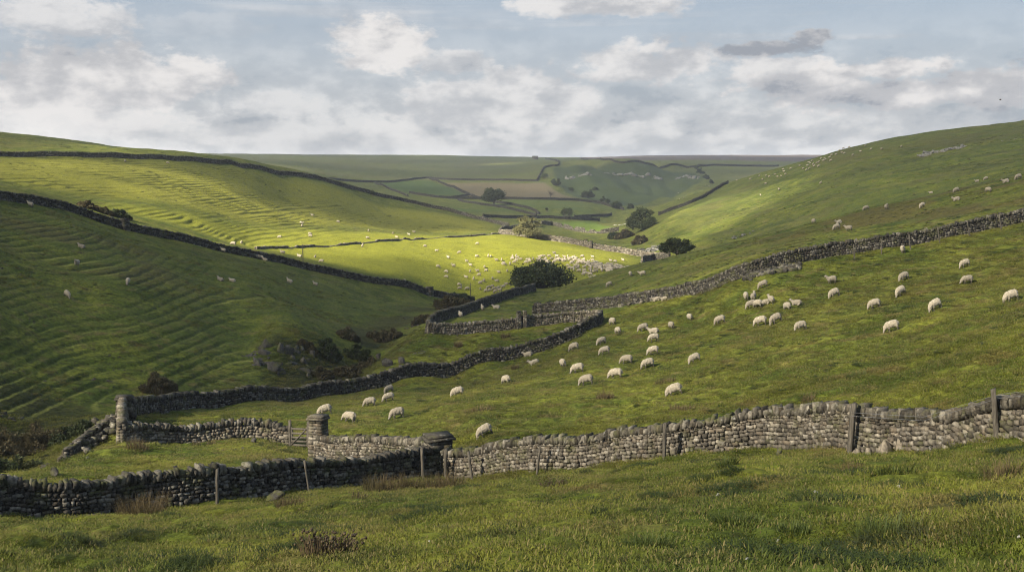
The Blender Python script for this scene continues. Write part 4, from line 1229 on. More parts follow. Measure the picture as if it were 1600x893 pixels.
# rushes, thistles and tussocks
RUSH = [(222, 806, 84, 44, 40, M_rush, 'large dead rush clump against the dark front wall at left', 620, .008), (598, 768, 72, 34, 44, M_rush, 'brown rush clump left of the broad dark pillar', 520, .008), (640, 764, 44, 30, 44, M_rush, 'smaller brown rush clump touching the larger one by the pillar', 320, .008),
        (692, 764, 80, 34, 44, M_rush, 'wide brown rush clump at the foot of the broad pillar', 640, .008), (452, 792, 50, 28, 40, M_rush, 'dead stalks beside the mossy boulder', 260, .008), (618, 792, 20, 20, 38, M_thistle, 'dead dock stalks below the brown rushes', 40, .012),
        (565, 792, 40, 16, 38, M_thistle, 'thin dead stalks in front of the brown rushes', 70, .010), (512, 872, 96, 46, 12, M_thistle, 'large clump of dead thistles in the left foreground', 300, .009), (866, 762, 48, 20, 30, M_thistle, 'low tangle of dead stalks before the front wall', 130, .010),
        (1136, 745, 34, 22, 28, M_greenrush, 'green rush tuft in front of the front wall', 240, .008), (1392, 756, 76, 24, 20, M_greenrush, 'dark grass tussock below the base boulders', 420, .007), (1332, 738, 36, 26, 25, M_rush, 'dead stalks below the broad plank post', 180, .006),
        (1565, 748, 60, 36, 18, M_rush, 'tall bleached grass at the right edge below the front wall', 240, .005), (215, 700, 40, 18, 60, M_rush, 'brown tuft at the foot of the court wall', 280, .010), (307, 695, 16, 8, 60, M_rush, 'small dark tuft at the court wall, left of two', 110, .010),
        (330, 694, 16, 8, 60, M_rush, 'small dark tuft at the court wall, right of two', 110, .010), (425, 725, 26, 16, 55, M_rush, 'brown tuft on the track through the court', 200, .010), (945, 622, 34, 14, 60, M_rush, 'brown stalks in the sheep field below the grazing pair', 260, .012),
        (805, 577, 14, 9, 88, M_rush, 'dark round tuft in the sheep field near the wall', 180, .014), (749, 642, 60, 12, 60, M_rush, 'bleached rough patch in the sheep field', 240, .010), (1040, 598, 40, 10, 65, M_rush, 'russet patch beside a grazing sheep', 220, .012),
        (1065, 640, 50, 12, 55, M_rush, 'bleached grass patch above the front wall', 260, .010), (790, 527, 18, 9, 118, M_rush, 'dark tuft inside the bank below the pen, right', 160, .018), (716, 541, 16, 9, 115, M_rush, 'dark tuft on the bank below the pen, left', 160, .018),
        (1262, 628, 24, 12, 45, M_rush, 'pale tuft just above the front wall', 200, .010), (1340, 590, 40, 10, 48, M_greenrush, 'dark tussock row in the right of the sheep field', 260, .010), (1480, 545, 60, 9, 50, M_greenrush, 'dark tussock row high in the right of the sheep field', 260, .010),
        (1150, 820, 90, 26, 9, M_greenrush, 'dark tussock in the lower right foreground', 420, .006), (1010, 858, 90, 30, 8, M_greenrush, 'dark tussock near the bottom centre', 460, .006), (1060, 806, 84, 22, 10, M_greenrush, 'long dark tussock in the centre foreground', 420, .006), (1390, 842, 120, 40, 8, M_greenrush, 'widest dark tussock at lower right', 560, .005),
        (1240, 830, 60, 18, 9, M_greenrush, 'small dark tussock between two larger ones', 240, .006), (330, 850, 70, 14, 14, M_greenrush, 'low dark tussock in the left foreground', 260, .007), (60, 818, 60, 12, 18, M_greenrush, 'dark grass hummock at the left foreground edge', 260, .008), (690, 830, 60, 14, 12, M_greenrush, 'low tussock in the centre left foreground', 240, .007)]
for i, (u, v, w_, h_, rm, m_, lab, n_, wd) in enumerate(RUSH):
    p = hit(u, v, rm); k = px_m(p)
    nm = 'thistle_clump' if m_ is M_thistle else ('grass_tussock' if 'tuss' in lab or 'hummock' in lab else 'rush_clump')
    rush(p, w_ * k, h_ * k, lab, m_, n_, nm, nm.replace('_', ' '), seed=70 + i, wdt=wd, heads=m_ is M_thistle)

# barn and cairn on the skyline
p = hit(836, 249, 1300); p.z -= .3
barn = tag(link('stone_barn', None, loc=p), 'tiny dark stone barn on the far moor skyline', 'barn')
V = [(-4.5, -3, -1), (4.5, -3, -1), (4.5, 3, -1), (-4.5, 3, -1), (-4.5, -3, 3.6), (4.5, -3, 3.6), (4.5, 3, 3.6), (-4.5, 3, 3.6), (-4.5, 0, 5.6), (4.5, 0, 5.6)]
wl = mesh_np('wall', V + V[:2] * 0, [(0, 1, 5, 4), (2, 3, 7, 6), (3, 0, 4, 7), (1, 2, 6, 5)], False, M_stone_dark)
link('wall', wl, barn)
gb = bpy.data.meshes.new('gable'); gb.from_pydata([V[4], V[7], V[8], V[5], V[6], V[9]], [], [(0, 1, 2), (4, 3, 5)]); gb.materials.append(M_stone_dark); link('gable', gb, barn)
link('roof', mesh_np('roof', [(-4.8, -3.4, 3.4), (4.8, -3.4, 3.4), (4.8, 0, 5.9), (-4.8, 0, 5.9), (4.8, 3.4, 3.4), (-4.8, 3.4, 3.4)], [(0, 1, 2, 3), (3, 2, 4, 5)], False, M_stone_dark), barn)

# bird
bmB = bmesh.new()
bmesh.ops.create_uvsphere(bmB, u_segments=10, v_segments=8, radius=.09, matrix=Matrix.Diagonal((2.2, 1, 1, 1)))
for s_ in (-1, 1):
    vs = [bmB.verts.new(q) for q in ((.1, s_ * .05, .03), (-.08, s_ * .05, .03), (-.12, s_ * .28, .16), (-.02, s_ * .5, .10), (.08, s_ * .28, .17))]
    bmB.faces.new(vs)
mb = bpy.data.meshes.new('bird'); bmB.to_mesh(mb); bmB.free(); mb.materials.append(M_dark)
tq, eq = ray(1563, 156)
tag(link('bird', mb, loc=(240 * math.sin(tq), 240 * math.cos(tq), 240 * eq)), 'small dark bird flying in the grey sky over the right hill', 'bird')

# ------------------------------------------------------------------ sheep
def sheep_mesh(pose, seed):
    bm = bmesh.new()

    def ell(c, r, rot=0.0):
        M_ = Matrix.Translation(c) @ Matrix.Rotation(rot, 4, 'Y') @ Matrix.Diagonal((*r, 1))
        bmesh.ops.create_uvsphere(bm, u_segments=16, v_segments=10, radius=1, matrix=M_)

    def chain(pts):
        for (a_, ra), (b_, rb) in zip(pts[:-1], pts[1:]):
            a_, b_ = Vector(a_), Vector(b_)
            m_ = max(2, int((b_ - a_).length / .03))
            for i in range(m_ + 1):
                f_ = i / m_
                r_ = ra + (rb - ra) * f_
                ell(a_.lerp(b_, f_), (r_, r_, r_))
    r_ = random.Random(seed)
    dz = -.30 if pose == 'lie' else 0
    ell((-.02, 0, .58 + dz), (.47, .27, .29)); ell((-.25, 0, .60 + dz), (.27, .265, .285)); ell((.24, 0, .57 + dz), (.26, .25, .275))
    ell((-.03, 0, .70 + dz), (.36, .20, .19))
    chain([((-.48, 0, .64 + dz), .07), ((-.53, 0, .46 + dz), .045)])
    if pose == 'graze':
        chain([((.34, 0, .58), .22), ((.52, 0, .44), .165), ((.62, 0, .28), .11)])
        head = [((.63, 0, .24), .085), ((.71, 0, .12), .066), ((.75, 0, .06), .046)]
        ears = (.60, .27)
    else:
        chain([((.36, 0, .66 + dz), .19), ((.50, 0, .80 + dz), .14), ((.57, 0, .91 + dz), .105)])
        head = [((.59, 0, .96 + dz), .088), ((.70, 0, .92 + dz), .068), ((.78, 0, .88 + dz), .048)]
        ears = (.57, .99 + dz)
    chain(head)
    for s_ in (-1, 1):
        ell((ears[0], s_ * .12, ears[1]), (.03, .075, .028))
        if pose == 'lie':
            chain([((.30, s_ * .14, .16), .10), ((.44, s_ * .15, .06), .045), ((.30, s_ * .16, .04), .035)])
            chain([((-.28, s_ * .17, .18), .13), ((-.12, s_ * .23, .06), .05), ((-.26, s_ * .25, .04), .035)])
        else:
            st = r_.uniform(-.08, .08) * s_
            chain([((.27, s_ * .12, .46), .10), ((.27 + st * .5, s_ * .115, .27), .052), ((.265 + st, s_ * .11, .04), .036), ((.28 + st, s_ * .11, 0), .042)])
            chain([((-.30, s_ * .13, .48), .14), ((-.37 - st * .4, s_ * .12, .27), .056), ((-.33 - st, s_ * .115, .04), .036), ((-.31 - st, s_ * .115, 0), .042)])
    me = bpy.data.meshes.new('tmp'); bm.to_mesh(me); bm.free()
    o = bpy.data.objects.new('tmp', me); COL.objects.link(o)
    md = o.modifiers.new('r', 'REMESH'); md.mode = 'VOXEL'; md.voxel_size = .026
    dg = bpy.context.evaluated_depsgraph_get()
    out = bpy.data.meshes.new_from_object(o.evaluated_get(dg))
    bpy.data.objects.remove(o)
    out.name = 'sheep'
    n_ = len(out.vertices)
    C = np.empty(n_ * 3, np.float32); out.vertices.foreach_get('co', C); C = C.reshape(-1, 3)
    hd = np.array([h[0] for h in head])
    fl = np.min(np.linalg.norm(C[:, None] - hd[None], axis=2), axis=1)
    ishead = fl < .135
    isleg = (C[:, 2] < (.30 if pose != 'lie' else -.1)) & ~ishead & (np.abs(C[:, 0]) < .6) & (C[:, 0] < .45)
    wool = ~(ishead | isleg)
    Nn_ = np.empty(n_ * 3, np.float32); out.vertices.foreach_get('normal', Nn_); Nn_ = Nn_.reshape(-1, 3)
    lump = fbm(C[:, 0] * 14 + C[:, 2] * 9, C[:, 1] * 14 - C[:, 2] * 11, seed, 2)
    C = C + Nn_ * (lump * .022 * wool)[:, None]
    out.vertices.foreach_set('co', C.ravel())
    out.materials.clear()
    for m_ in (M_fleece, M_face, M_leg, M_dark): out.materials.append(m_)
    muz = np.array(head[-1][0])
    mi = []
    for p in out.polygons:
        c = np.mean(C[list(p.vertices)], axis=0)
        d = np.min(np.linalg.norm(hd - c, axis=1))
        if np.linalg.norm(c - muz) < .045: k = 3
        elif d < .118: k = 1
        elif isleg[p.vertices[0]] and pose != 'lie': k = 2
        else: k = 0
        mi.append(k)
    out.polygons.foreach_set('material_index', mi)
    out.polygons.foreach_set('use_smooth', np.ones(len(mi), bool))
    out.update()
    return out

def sheep_mesh_np(me):
    V = np.empty(len(me.vertices) * 3, np.float32); me.vertices.foreach_get('co', V)
    return V.reshape(-1, 3), np.array([list(p.vertices) for p in me.polygons if len(p.vertices) == 4])


SM = {'g': [sheep_mesh('graze', s) for s in (1, 2, 3)], 's': [sheep_mesh('stand', s) for s in (4, 5)], 'l': [sheep_mesh('lie', 6)]}
sheep_n = [0]


def sheep(p, head, pose, label, group, sc=1.0):
    i = sheep_n[0]; sheep_n[0] += 1
    ms = SM[pose]; o = link('sheep', ms[i % len(ms)], loc=p)
    e_ = .35
    nx = -(float(gz(p[0] + e_, p[1])) - float(gz(p[0] - e_, p[1]))) / (2 * e_)
    ny = -(float(gz(p[0], p[1] + e_)) - float(gz(p[0], p[1] - e_))) / (2 * e_)
    up = Vector((nx * .85, ny * .85, 1)).normalized()
    fw = Vector((math.cos(math.radians(head)), math.sin(math.radians(head)), 0))
    fw = (fw - up * fw.dot(up)).normalized()
    M_ = Matrix((fw, up.cross(fw), up)).transposed().to_4x4()
    s_ = sc * random.uniform(.80, .93)
    o.matrix_world = Matrix.Translation(Vector(p) - up * .02) @ M_ @ Matrix.Diagonal((s_, s_, s_, 1))
    return tag(o, label, 'sheep', group)

NEAR = [  # column and row of the feet, heading (180 faces left, 90 away), pose, label
    (761, 680, 190, 'g', 'large grazing sheep nearest the sunlit front wall, right of the broad pillar'),
    (622, 653, 185, 'g', 'grazing sheep above the court wall, right of the two nearest the gate pillar'),
    (546, 659, 170, 'g', 'grazing sheep second from the gate pillar'),
    (510, 648, 190, 'g', 'grazing sheep closest above the tall gate pillar'),
    (579, 634, 185, 'g', 'grazing sheep lowest of the three under the long dark wall'),
    (608, 626, 185, 'g', 'grazing sheep in the middle of the three under the long dark wall'),
    (609, 613, 200, 'g', 'grazing sheep tight against the long dark wall'),
    (717, 619, 190, 'g', 'lone grazing sheep above the bleached rough patch'),
    (792, 599, 120, 'g', 'sheep seen from behind near the dark round tuft'),
    (849, 547, 100, 'g', 'sheep facing away against the long dark wall below the pen'),
    (826, 556, 180, 'l', 'small sheep lying half hidden at the foot of the long dark wall'),
    (836, 569, 180, 'l', 'cream sheep lying just below the long dark wall'),
    (881, 573, 110, 'g', 'sheep seen from behind right of the lying one'),
    (899, 547, 175, 'g', 'grazing sheep alone left of the stacked pair below the pen'),
    (904, 582, 185, 'g', 'grazing sheep above the pair with dark legs'),
    (918, 601, 190, 'g', 'large grazing sheep with dark legs, left of the pair above the brown stalks'),
    (963, 591, 185, 'g', 'large grazing sheep, right of the pair above the brown stalks'),
    (941, 538, 190, 'g', 'grazing sheep upper of the stacked pair below the pen corner'),
    (946, 553, 200, 'g', 'grazing sheep lower of the stacked pair below the pen corner'),
    (958, 507, 130, 'g', 'sheep nearest the curled end of the pen wall'),
    (966, 521, 100, 'g', 'sheep seen from behind just below the pen wall end'),
    (980, 568, 190, 'g', 'grazing sheep left of a matching one in the middle of the field'),
    (1014, 574, 190, 'g', 'grazing sheep lowest in the column of four'),
    (1006, 517, 175, 'g', 'grazing sheep at the top of the column, left one'),
    (1022, 520, 185, 'l', 'resting sheep at the top of the column, right one'),
    (1022, 533, 195, 'g', 'grazing sheep second from the top of the column'),
    (1022, 553, 190, 'g', 'pinkish grazing sheep third down the column'),
    (1050, 513, 120, 'g', 'sheep facing away right of the column of sheep'),
    (1080, 500, 100, 'g', 'sheep facing away alone between the column and the dark legged one'),
    (1088, 566, 200, 'g', 'grazing sheep alone right of the column of sheep'),
    (1057, 618, 190, 'g', 'large white grazing sheep in the middle of the field above the front wall'),
    (1127, 505, 175, 'g', 'dark legged grazing sheep left of the group of five'),
    (1190, 508, 185, 'g', 'white grazing sheep below the group of five'),
    (1167, 468, 100, 'g', 'upper left sheep of the group of five'),
    (1179, 469, 80, 's', 'white standing sheep second in the group of five'),
    (1175, 481, 190, 'g', 'lowest sheep of the group of five, left'),
    (1186, 480, 120, 'g', 'lowest sheep of the group of five, right'),
    (1196, 475, 180, 'l', 'right hand resting sheep of the group of five'),
    (1194, 449, 190, 'g', 'sheep alone above the group of five near the upper wall'),
    (1207, 474, 100, 's', 'sheep just right of the group of five'),
    (1232, 484, 130, 'g', 'left of two close sheep right of the group of five'),
    (1245, 476, 180, 'l', 'right of two close sheep right of the group of five'),
    (1215, 504, 185, 'g', 'greyer dark legged grazing sheep in the middle right'),
    (1253, 516, 190, 'g', 'bright white grazing sheep in the middle right'),
    (1300, 443, 182, 's', 'sheep standing with its head up on the right slope'),
    (1306, 464, 200, 'g', 'grazing sheep directly below the head up sheep'),
    (1368, 481, 190, 'g', 'grazing sheep left of three on the right slope with dark legs'),
    (1396, 517, 188, 'g', 'large grazing sheep lowest on the right slope'),
    (1409, 461, 190, 'g', 'grazing sheep lower of a pair on the right slope'),
    (1414, 438, 190, 'g', 'grazing sheep upper of a pair on the right slope'),
    (1411, 395, 268, 's', 'sheep standing face on just below the upper right wall'),
    (1464, 483, 195, 'g', 'large white grazing sheep stepping left on the right slope'),
    (1509, 417, 190, 'g', 'grazing sheep upper of the pair near the right edge'),
    (1511, 443, 190, 'g', 'grazing sheep lower of the pair near the right edge'),
    (1582, 471, 190, 'g', 'large grazing sheep at the right edge'),
]
for u, v, h_, ps, lab in NEAR:
    sheep(hit(u, v, 57), h_ + random.uniform(-22, 22), ps, lab, 'sheep grazing in the near field')
MID = [
    (1327, 361, 140, 's', 'right of a pair of sheep just above the upper wall'), (1308, 358, 190, 'g', 'left of a pair of sheep just above the upper wall'), (1311, 349, 200, 'l', 'sheep lying right behind a grazing one above the upper wall'), (1272, 349, 100, 'g', 'leftmost sheep on the brown ridge above the upper wall'),
    (1354, 328, 185, 'g', 'sheep left of a face on sheep along the brown ridge'), (1386, 327, 270, 's', 'face on sheep in the middle of the brown ridge'), (1442, 324, 200, 'g', 'white sheep alone right of the face on ridge sheep'),
    (1455, 302, 180, 'l', 'sheep lying on the crest line above the lone ridge sheep'), (1495, 300, 190, 'g', 'grazing sheep standing against the crest of the brown ridge'), (1495, 313, 180, 'l', 'flat lying sheep below the crest of the brown ridge'),
    (1527, 284, 180, 'l', 'sheep lying on the crest, left of the upper three'), (1541, 281, 185, 'g', 'sheep grazing on the crest, middle of the upper three'), (1545, 300, 120, 'g', 'sheep facing away on the right of the brown ridge'), (1572, 285, 185, 'l', 'pair member lying on the crest near the right edge'), (1592, 280, 190, 'g', 'ridge sheep nearest the right edge'),
]
for u, v, h_, ps, lab in MID:
    sheep(hit(u, v, 128), h_, ps, lab, 'sheep on the ridge above the upper wall')
PEN = [(720, 496, 110, 's', 'sheep inside the pen corner near its left wall'), (755, 485, 100, 's', 'sheep inside the pen against its back wall'), (776, 482, 180, 'l', 'sheep lying in the pen right of the standing one'), (953, 447, 190, 'g', 'grazing sheep on the spur above the upper wall, left'),
       (986, 431, 90, 'g', 'sheep on the spur just below the flock'), (1005, 431, 180, 's', 'white sheep on the spur right of another below the bush'), (1039, 469, 180, 'l', 'sheep lying against the foot of the upper wall'), (1026, 470, 200, 'l', 'greyish sheep lying beside another at the upper wall')]
for u, v, h_, ps, lab in PEN:
    sheep(hit(u, v, 126), h_, ps, lab, 'sheep around the stone pen')
LEFT = [(104, 464, 320, 'g', 'largest sheep on the near left slope, grazing to the right'), (198, 444, 290, 'g', 'sheep grazing downhill on the near left slope'), (120, 416, 270, 's', 'round white sheep above the largest one on the left slope'), (127, 387, 180, 'l', 'tiny sheep high on the near left slope'),
        (344, 438, 170, 'l', 'sheep lying left of a smaller one on the left slope'), (363, 440, 180, 'l', 'smaller sheep lying in the middle of the left slope'), (348, 394, 180, 's', 'sheep right under the hillside boundary wall'), (402, 404, 180, 's', 'left of three sheep under the hillside boundary wall'),
        (407, 405, 190, 'g', 'middle of three sheep under the hillside boundary wall'), (414, 407, 180, 'l', 'right of three sheep under the hillside boundary wall'), (451, 443, 180, 's', 'left of two sheep below the dark post on the left slope'), (492, 447, 180, 's', 'right of two sheep below the dark post on the left slope'), (47, 323, 180, 's', 'lone sheep by the hillside boundary wall at far left')]
for u, v, h_, ps, lab in LEFT:
    sheep(hit(u, v, 85), h_, ps, lab, 'sheep on the near left slope')
SUNNY = [(441, 397), (468, 401), (492, 402), (502, 410), (488, 338), (470, 350), (471, 354), (528, 348), (484, 367), (485, 370), (437, 372), (576, 362), (574, 373), (566, 386), (614, 366), (620, 371), (639, 368), (647, 363), (664, 386), (682, 392), (684, 418), (697, 426), (697, 434), (631, 441), (195, 253), (262, 256), (364, 383), (377, 381)]
for u, v in SUNNY:
    lab = 'sheep scattered over the sunlit left field'
    if v < 260: lab = 'tiny sheep under the skyline wall on the left hill, ' + ('left one' if u < 230 else 'right one')
    sheep(hit(u, v, 212 if v < 418 else 236), random.choice((180, 170, 10, 200, 90)), random.choice('ggsgl'), lab, 'sheep of the sunlit left field')
FLOCK = [(746, 382), (745, 402), (763, 402), (767, 402), (729, 410), (708, 417), (735, 416), (734, 426), (746, 425), (757, 419), (760, 424), (780, 427), (749, 431), (728, 435), (740, 438), (770, 437), (757, 441), (777, 441), (751, 444), (717, 447), (718, 452), (730, 453), (751, 453), (787, 450),
         (764, 451), (770, 449), (766, 455), (773, 453), (779, 452), (782, 455), (760, 456), (775, 457), (792, 446), (798, 446), (776, 408), (784, 408), (787, 413), (788, 415), (793, 425), (797, 414), (804, 411), (801, 404), (809, 404), (814, 407), (843, 403), (858, 402), (866, 397), (868, 404), (882, 403), (910, 402), (926, 403), (898, 403), (954, 409), (961, 410), (973, 408), (923, 436), (929, 434), (700, 404), (718, 396)]
frng = random.Random(5)
for poly, m_ in (([(818, 407), (885, 404), (890, 412), (830, 417)], 14), ([(898, 404), (930, 412), (960, 417), (988, 423), (978, 428), (940, 425), (905, 413)], 48), ([(885, 413), (900, 416), (940, 427), (925, 433), (900, 431), (888, 420)], 18)):
    got = []; tries = 0
    xs = [q[0] for q in poly]; ys = [q[1] for q in poly]
    while len(got) < m_ and tries < 4000:
        tries += 1
        q = (frng.uniform(min(xs), max(xs)), frng.uniform(min(ys), max(ys)))
        if in_poly(np.array([q[0]]), np.array([q[1]]), poly)[0] and all(abs(q[0] - g_[0]) > 3.2 or abs(q[1] - g_[1]) > 1.3 for g_ in got): got.append(q)
    FLOCK += got
for u, v in FLOCK:
    sheep(hit(u, v, 236), random.choice((180, 170, 10, 200, 90, 150)), random.choice('ggssg'), 'small cream sheep of the flock gathered on the valley field', 'flock on the valley field')
# the rest of the packed flock, beyond the ones one could count
Vs, Qs, nv = [], [], 0
bx_ = [(sheep_mesh_np(m_)) for m_ in (SM['g'][0], SM['s'][0])]
for i in range(84):
    if i < 56: u, v = frng.uniform(892, 986), 0; v = 403 + (u - 892) * .17 + frng.uniform(0, 13)
    else: u, v = frng.uniform(800, 900), frng.uniform(402, 412)
    p = hit(u, v, 236); a_ = frng.choice((3.1, 2.9, .2, 3.4, 1.6)) + frng.uniform(-.3, .3)
    V, Q_ = bx_[i % 2]; ca, sa = math.cos(a_) * .87, math.sin(a_) * .87
    Vs.append(np.column_stack([V[:, 0] * ca - V[:, 1] * sa + p.x, V[:, 0] * sa + V[:, 1] * ca + p.y, V[:, 2] * .87 + p.z])); Qs.append(Q_ + nv); nv += len(V)
tag(link('flock', mesh_np('flock', np.concatenate(Vs), np.concatenate(Qs), True, M_fleece)), kind='stuff')
HILL = []
tries = 0
poly = [(1142, 284), (1235, 263), (1296, 243), (1330, 236), (1300, 252), (1262, 268), (1205, 282)]
while len(HILL) < 36 and tries < 4000:
    tries += 1
    q = (frng.uniform(1142, 1330), frng.uniform(236, 284))
    if in_poly(np.array([q[0]]), np.array([q[1]]), poly)[0] and all(abs(q[0] - g_[0]) > 3 or abs(q[1] - g_[1]) > 1.5 for g_ in HILL): HILL.append(q)
HILL += [(1312, 236), (1318, 233), (1327, 231), (1333, 243), (1345, 238), (1352, 229), (1361, 234), (1378, 234), (1409, 230), (1283, 287), (1197, 288), (1189, 306), (1218, 297), (1108, 291), (1060, 302), (1062, 312), (1068, 310), (1102, 290)]
for u, v in HILL:
    sheep(hit(u, v, 300), random.choice((180, 170, 10, 200, 90)), random.choice('gsg'), 'tiny white sheep strung along the far right hillside', 'sheep on the far right hill', 1.0)

# ------------------------------------------------------------------ turf: blades of grass over the nearer fields
M_grass, t, b = new_mat('grass_blades')
g = t.node('ShaderNodeNewGeometry'); oi = t.node('ShaderNodeObjectInfo')
at_b = t.node('ShaderNodeAttribute', attribute_name='bl')
c = sward(t, oi.outputs['Location'])
v_ = t.math('FRACT', t.math('ADD', at_b.outputs['Fac'], oi.outputs['Random']))
c = t.mix(t.ramp(v_, .0, .6), t.mix(1.0, c, (.85, .85, .7), 'MULTIPLY'), t.mix(1.0, c, (1.45, 1.35, 1.2), 'MULTIPLY'))
c = t.mix(t.ramp(v_, .74, .92, 0, .85), c, (.17, .135, .055))
t.put(b.inputs['Base Color'], c)
b.inputs['Roughness'].default_value = .65
tr = t.node('ShaderNodeBsdfTranslucent', {'Color': c}); mx = t.node('ShaderNodeMixShader', {0: .3})
t.l.new(b.outputs[0], mx.inputs[1]); t.l.new(tr.outputs[0], mx.inputs[2]); t.l.new(mx.outputs[0], M_grass.node_tree.nodes['Material Output'].inputs[0])

M_rank = leaf_mat('rank_grass', (.018, .028, .006), (.034, .048, .010), (.060, .056, .020))
tufts = bpy.data.collections.new('tufts')       # sources only, never linked to the scene
SPEC = [(120, .30, .012, .040, .0046, 1.1, .35, 2), (130, .32, .015, .05, .0046, 1.0, .4, 2), (120, .30, .012, .036, .0048, 1.2, .3, 2),
        (170, .24, .04, .13, .0043, .95, .5, 3), (170, .20, .05, .15, .005, .85, .55, 3), (12, .22, .22, .48, .0022, .5, .25, 3),
        (330, .26, .04, .17, .0046, .9, .5, 3), (260, .20, .03, .14, .0046, .95, .5, 3)]
for i, (n_, R_, h0, h1, wd, sp, dr, sg) in enumerate(SPEC):
    V, Q_ = blades(n_, R_, h0, h1, wd, sp, dr, sg, 200 + i)
    me = mesh_np('tuft', V, Q_, False, M_rank if i >= 6 else M_grass)
    a_ = me.attributes.new('bl', 'FLOAT', 'POINT')
    vals = np.repeat(np.random.default_rng(i).random(n_), (sg + 1) * 2)
    if i == 5: vals = np.full_like(vals, .9)
    a_.data.foreach_set('value', vals.astype(np.float32))
    tufts.objects.link(bpy.data.objects.new('tuft_%d' % i, me))


def scatter(n_, r0, r1, pw, tw):
    """random points, thinning outwards"""
    r_ = (r0 ** pw + rng.random(n_) * (r1 ** pw - r0 ** pw)) ** (1 / pw)
    th = rng.uniform(-tw, tw, n_)
    return r_ * np.sin(th), r_ * np.cos(th), r_

PX, PI_, PS = [], [], []


def turf(x, y, idx, sc):
    PX.append(np.column_stack([x, y, gz(x, y) - .005])); PI_.append(idx); PS.append(sc)
x, y, r_ = scatter(34000, 5.5, 62, 1.35, .50)
turf(x, y, rng.integers(0, 3, len(x)), rng.uniform(.75, 1.3, len(x)) * (1 + r_ / 70))
x, y, r_ = scatter(30000, 60, 135, 1.5, .50)
k = ~((np.arctan2(x, y) < -.22) & (r_ > 92))
turf(x[k], y[k], rng.integers(0, 3, k.sum()), rng.uniform(.9, 1.6, k.sum()) * 1.8)
x, y, r_ = scatter(26000, 6, 75, 1.3, .50)
cl = fbm(x / 2.3, y / 2.3, 71, 3) + .35 * fbm(x / 9, y / 9, 75, 2)
k = cl > .30
turf(x[k], y[k], rng.integers(3, 5, k.sum()), rng.uniform(.5, 1.15, k.sum()) * np.clip(.4 + cl[k], .5, 1.3))
x, y, r_ = scatter(30000, 70, 200, 1.5, .50)
cl = fbm(x / 3.2, y / 3.2, 71, 3) + .3 * fbm(x / 14, y / 14, 75, 2)
k = (cl > .27)
turf(x[k], y[k], rng.integers(3, 5, k.sum()), rng.uniform(.8, 1.5, k.sum()) * 1.15)
x, y, r_ = scatter(5200, 9, 150, 1.35, .50)
cl = fbm(x / 7, y / 4.5, 83, 3)
k = (cl > .12) & ~((np.arctan2(x, y) < -.20) & (r_ > 90))
turf(x[k], y[k], rng.integers(6, 8, k.sum()), rng.uniform(.45, 1.3, k.sum()) * (.8 + r_[k] / 130))
x, y, r_ = scatter(300, 10, 45, 1.2, .50)
k = fbm(x / 5, y / 3, 85, 2) > .05
for dx, dy in ((0, 0), (.32, .05), (-.3, -.06), (.1, .22)):
    turf(x[k] + dx + rng.normal(0, .08, k.sum()), y[k] + dy + rng.normal(0, .08, k.sum()), np.full(k.sum(), 6), rng.uniform(.9, 1.5, k.sum()))
x, y, r_ = scatter(2200, 6, 55, 1.3, .50)
k = fbm(x / 4, y / 4, 79, 2) > .02
turf(x[k], y[k], np.full(k.sum(), 5), rng.uniform(.6, 1.1, k.sum()))
x, y, r_ = scatter(26000, 88, 430, 1.6, .50)
cl = fbm(x / 14, y / 9, 87, 3) * .6 + .55 * fbm(x / 4, y / 3, 89, 2)
inC = in_poly(np.arctan2(x, y), np.log(r_), [(th_of(u), math.log(q)) for u, q in [(-100, 225), (300, 225), (520, 230), (740, 236), (960, 225), (1010, 300), (980, 385), (800, 372), (560, 345), (400, 300), (100, 270)]])
k = (cl > .16) & ~inC
turf(x[k], y[k], np.where(rng.random(k.sum()) < .55, rng.integers(6, 8, k.sum()), rng.integers(3, 5, k.sum())), rng.uniform(.6, 1.5, k.sum()) * (.8 + r_[k] / 600))
PXa, PIa, PSa = np.concatenate(PX), np.concatenate(PI_), np.concatenate(PS)
me = bpy.data.meshes.new('grass'); me.vertices.add(len(PXa)); me.vertices.foreach_set('co', PXa.astype(np.float32).ravel())
a_ = me.attributes.new('idx', 'INT', 'POINT'); a_.data.foreach_set('value', PIa.astype(np.int32))
a_ = me.attributes.new('scl', 'FLOAT', 'POINT'); a_.data.foreach_set('value', PSa.astype(np.float32))
a_ = me.attributes.new('yaw', 'FLOAT_VECTOR', 'POINT')
yw = np.zeros((len(PXa), 3), np.float32); yw[:, 2] = rng.uniform(0, 6.28, len(PXa)); yw[:, :2] = rng.normal(0, .08, (len(PXa), 2)); a_.data.foreach_set('vector', yw.ravel())
gob = tag(link('grass', me), kind='stuff')
ng = bpy.data.node_groups.new('turf', 'GeometryNodeTree')
ng.interface.new_socket('Geometry', in_out='INPUT', socket_type='NodeSocketGeometry'); ng.interface.new_socket('Geometry', in_out='OUTPUT', socket_type='NodeSocketGeometry')
gi = ng.nodes.new('NodeGroupInput'); go = ng.nodes.new('NodeGroupOutput'); iop = ng.nodes.new('GeometryNodeInstanceOnPoints'); ci = ng.nodes.new('GeometryNodeCollectionInfo')
ci.inputs['Collection'].default_value = tufts; ci.inputs['Separate Children'].default_value = True; ci.inputs['Reset Children'].default_value = True


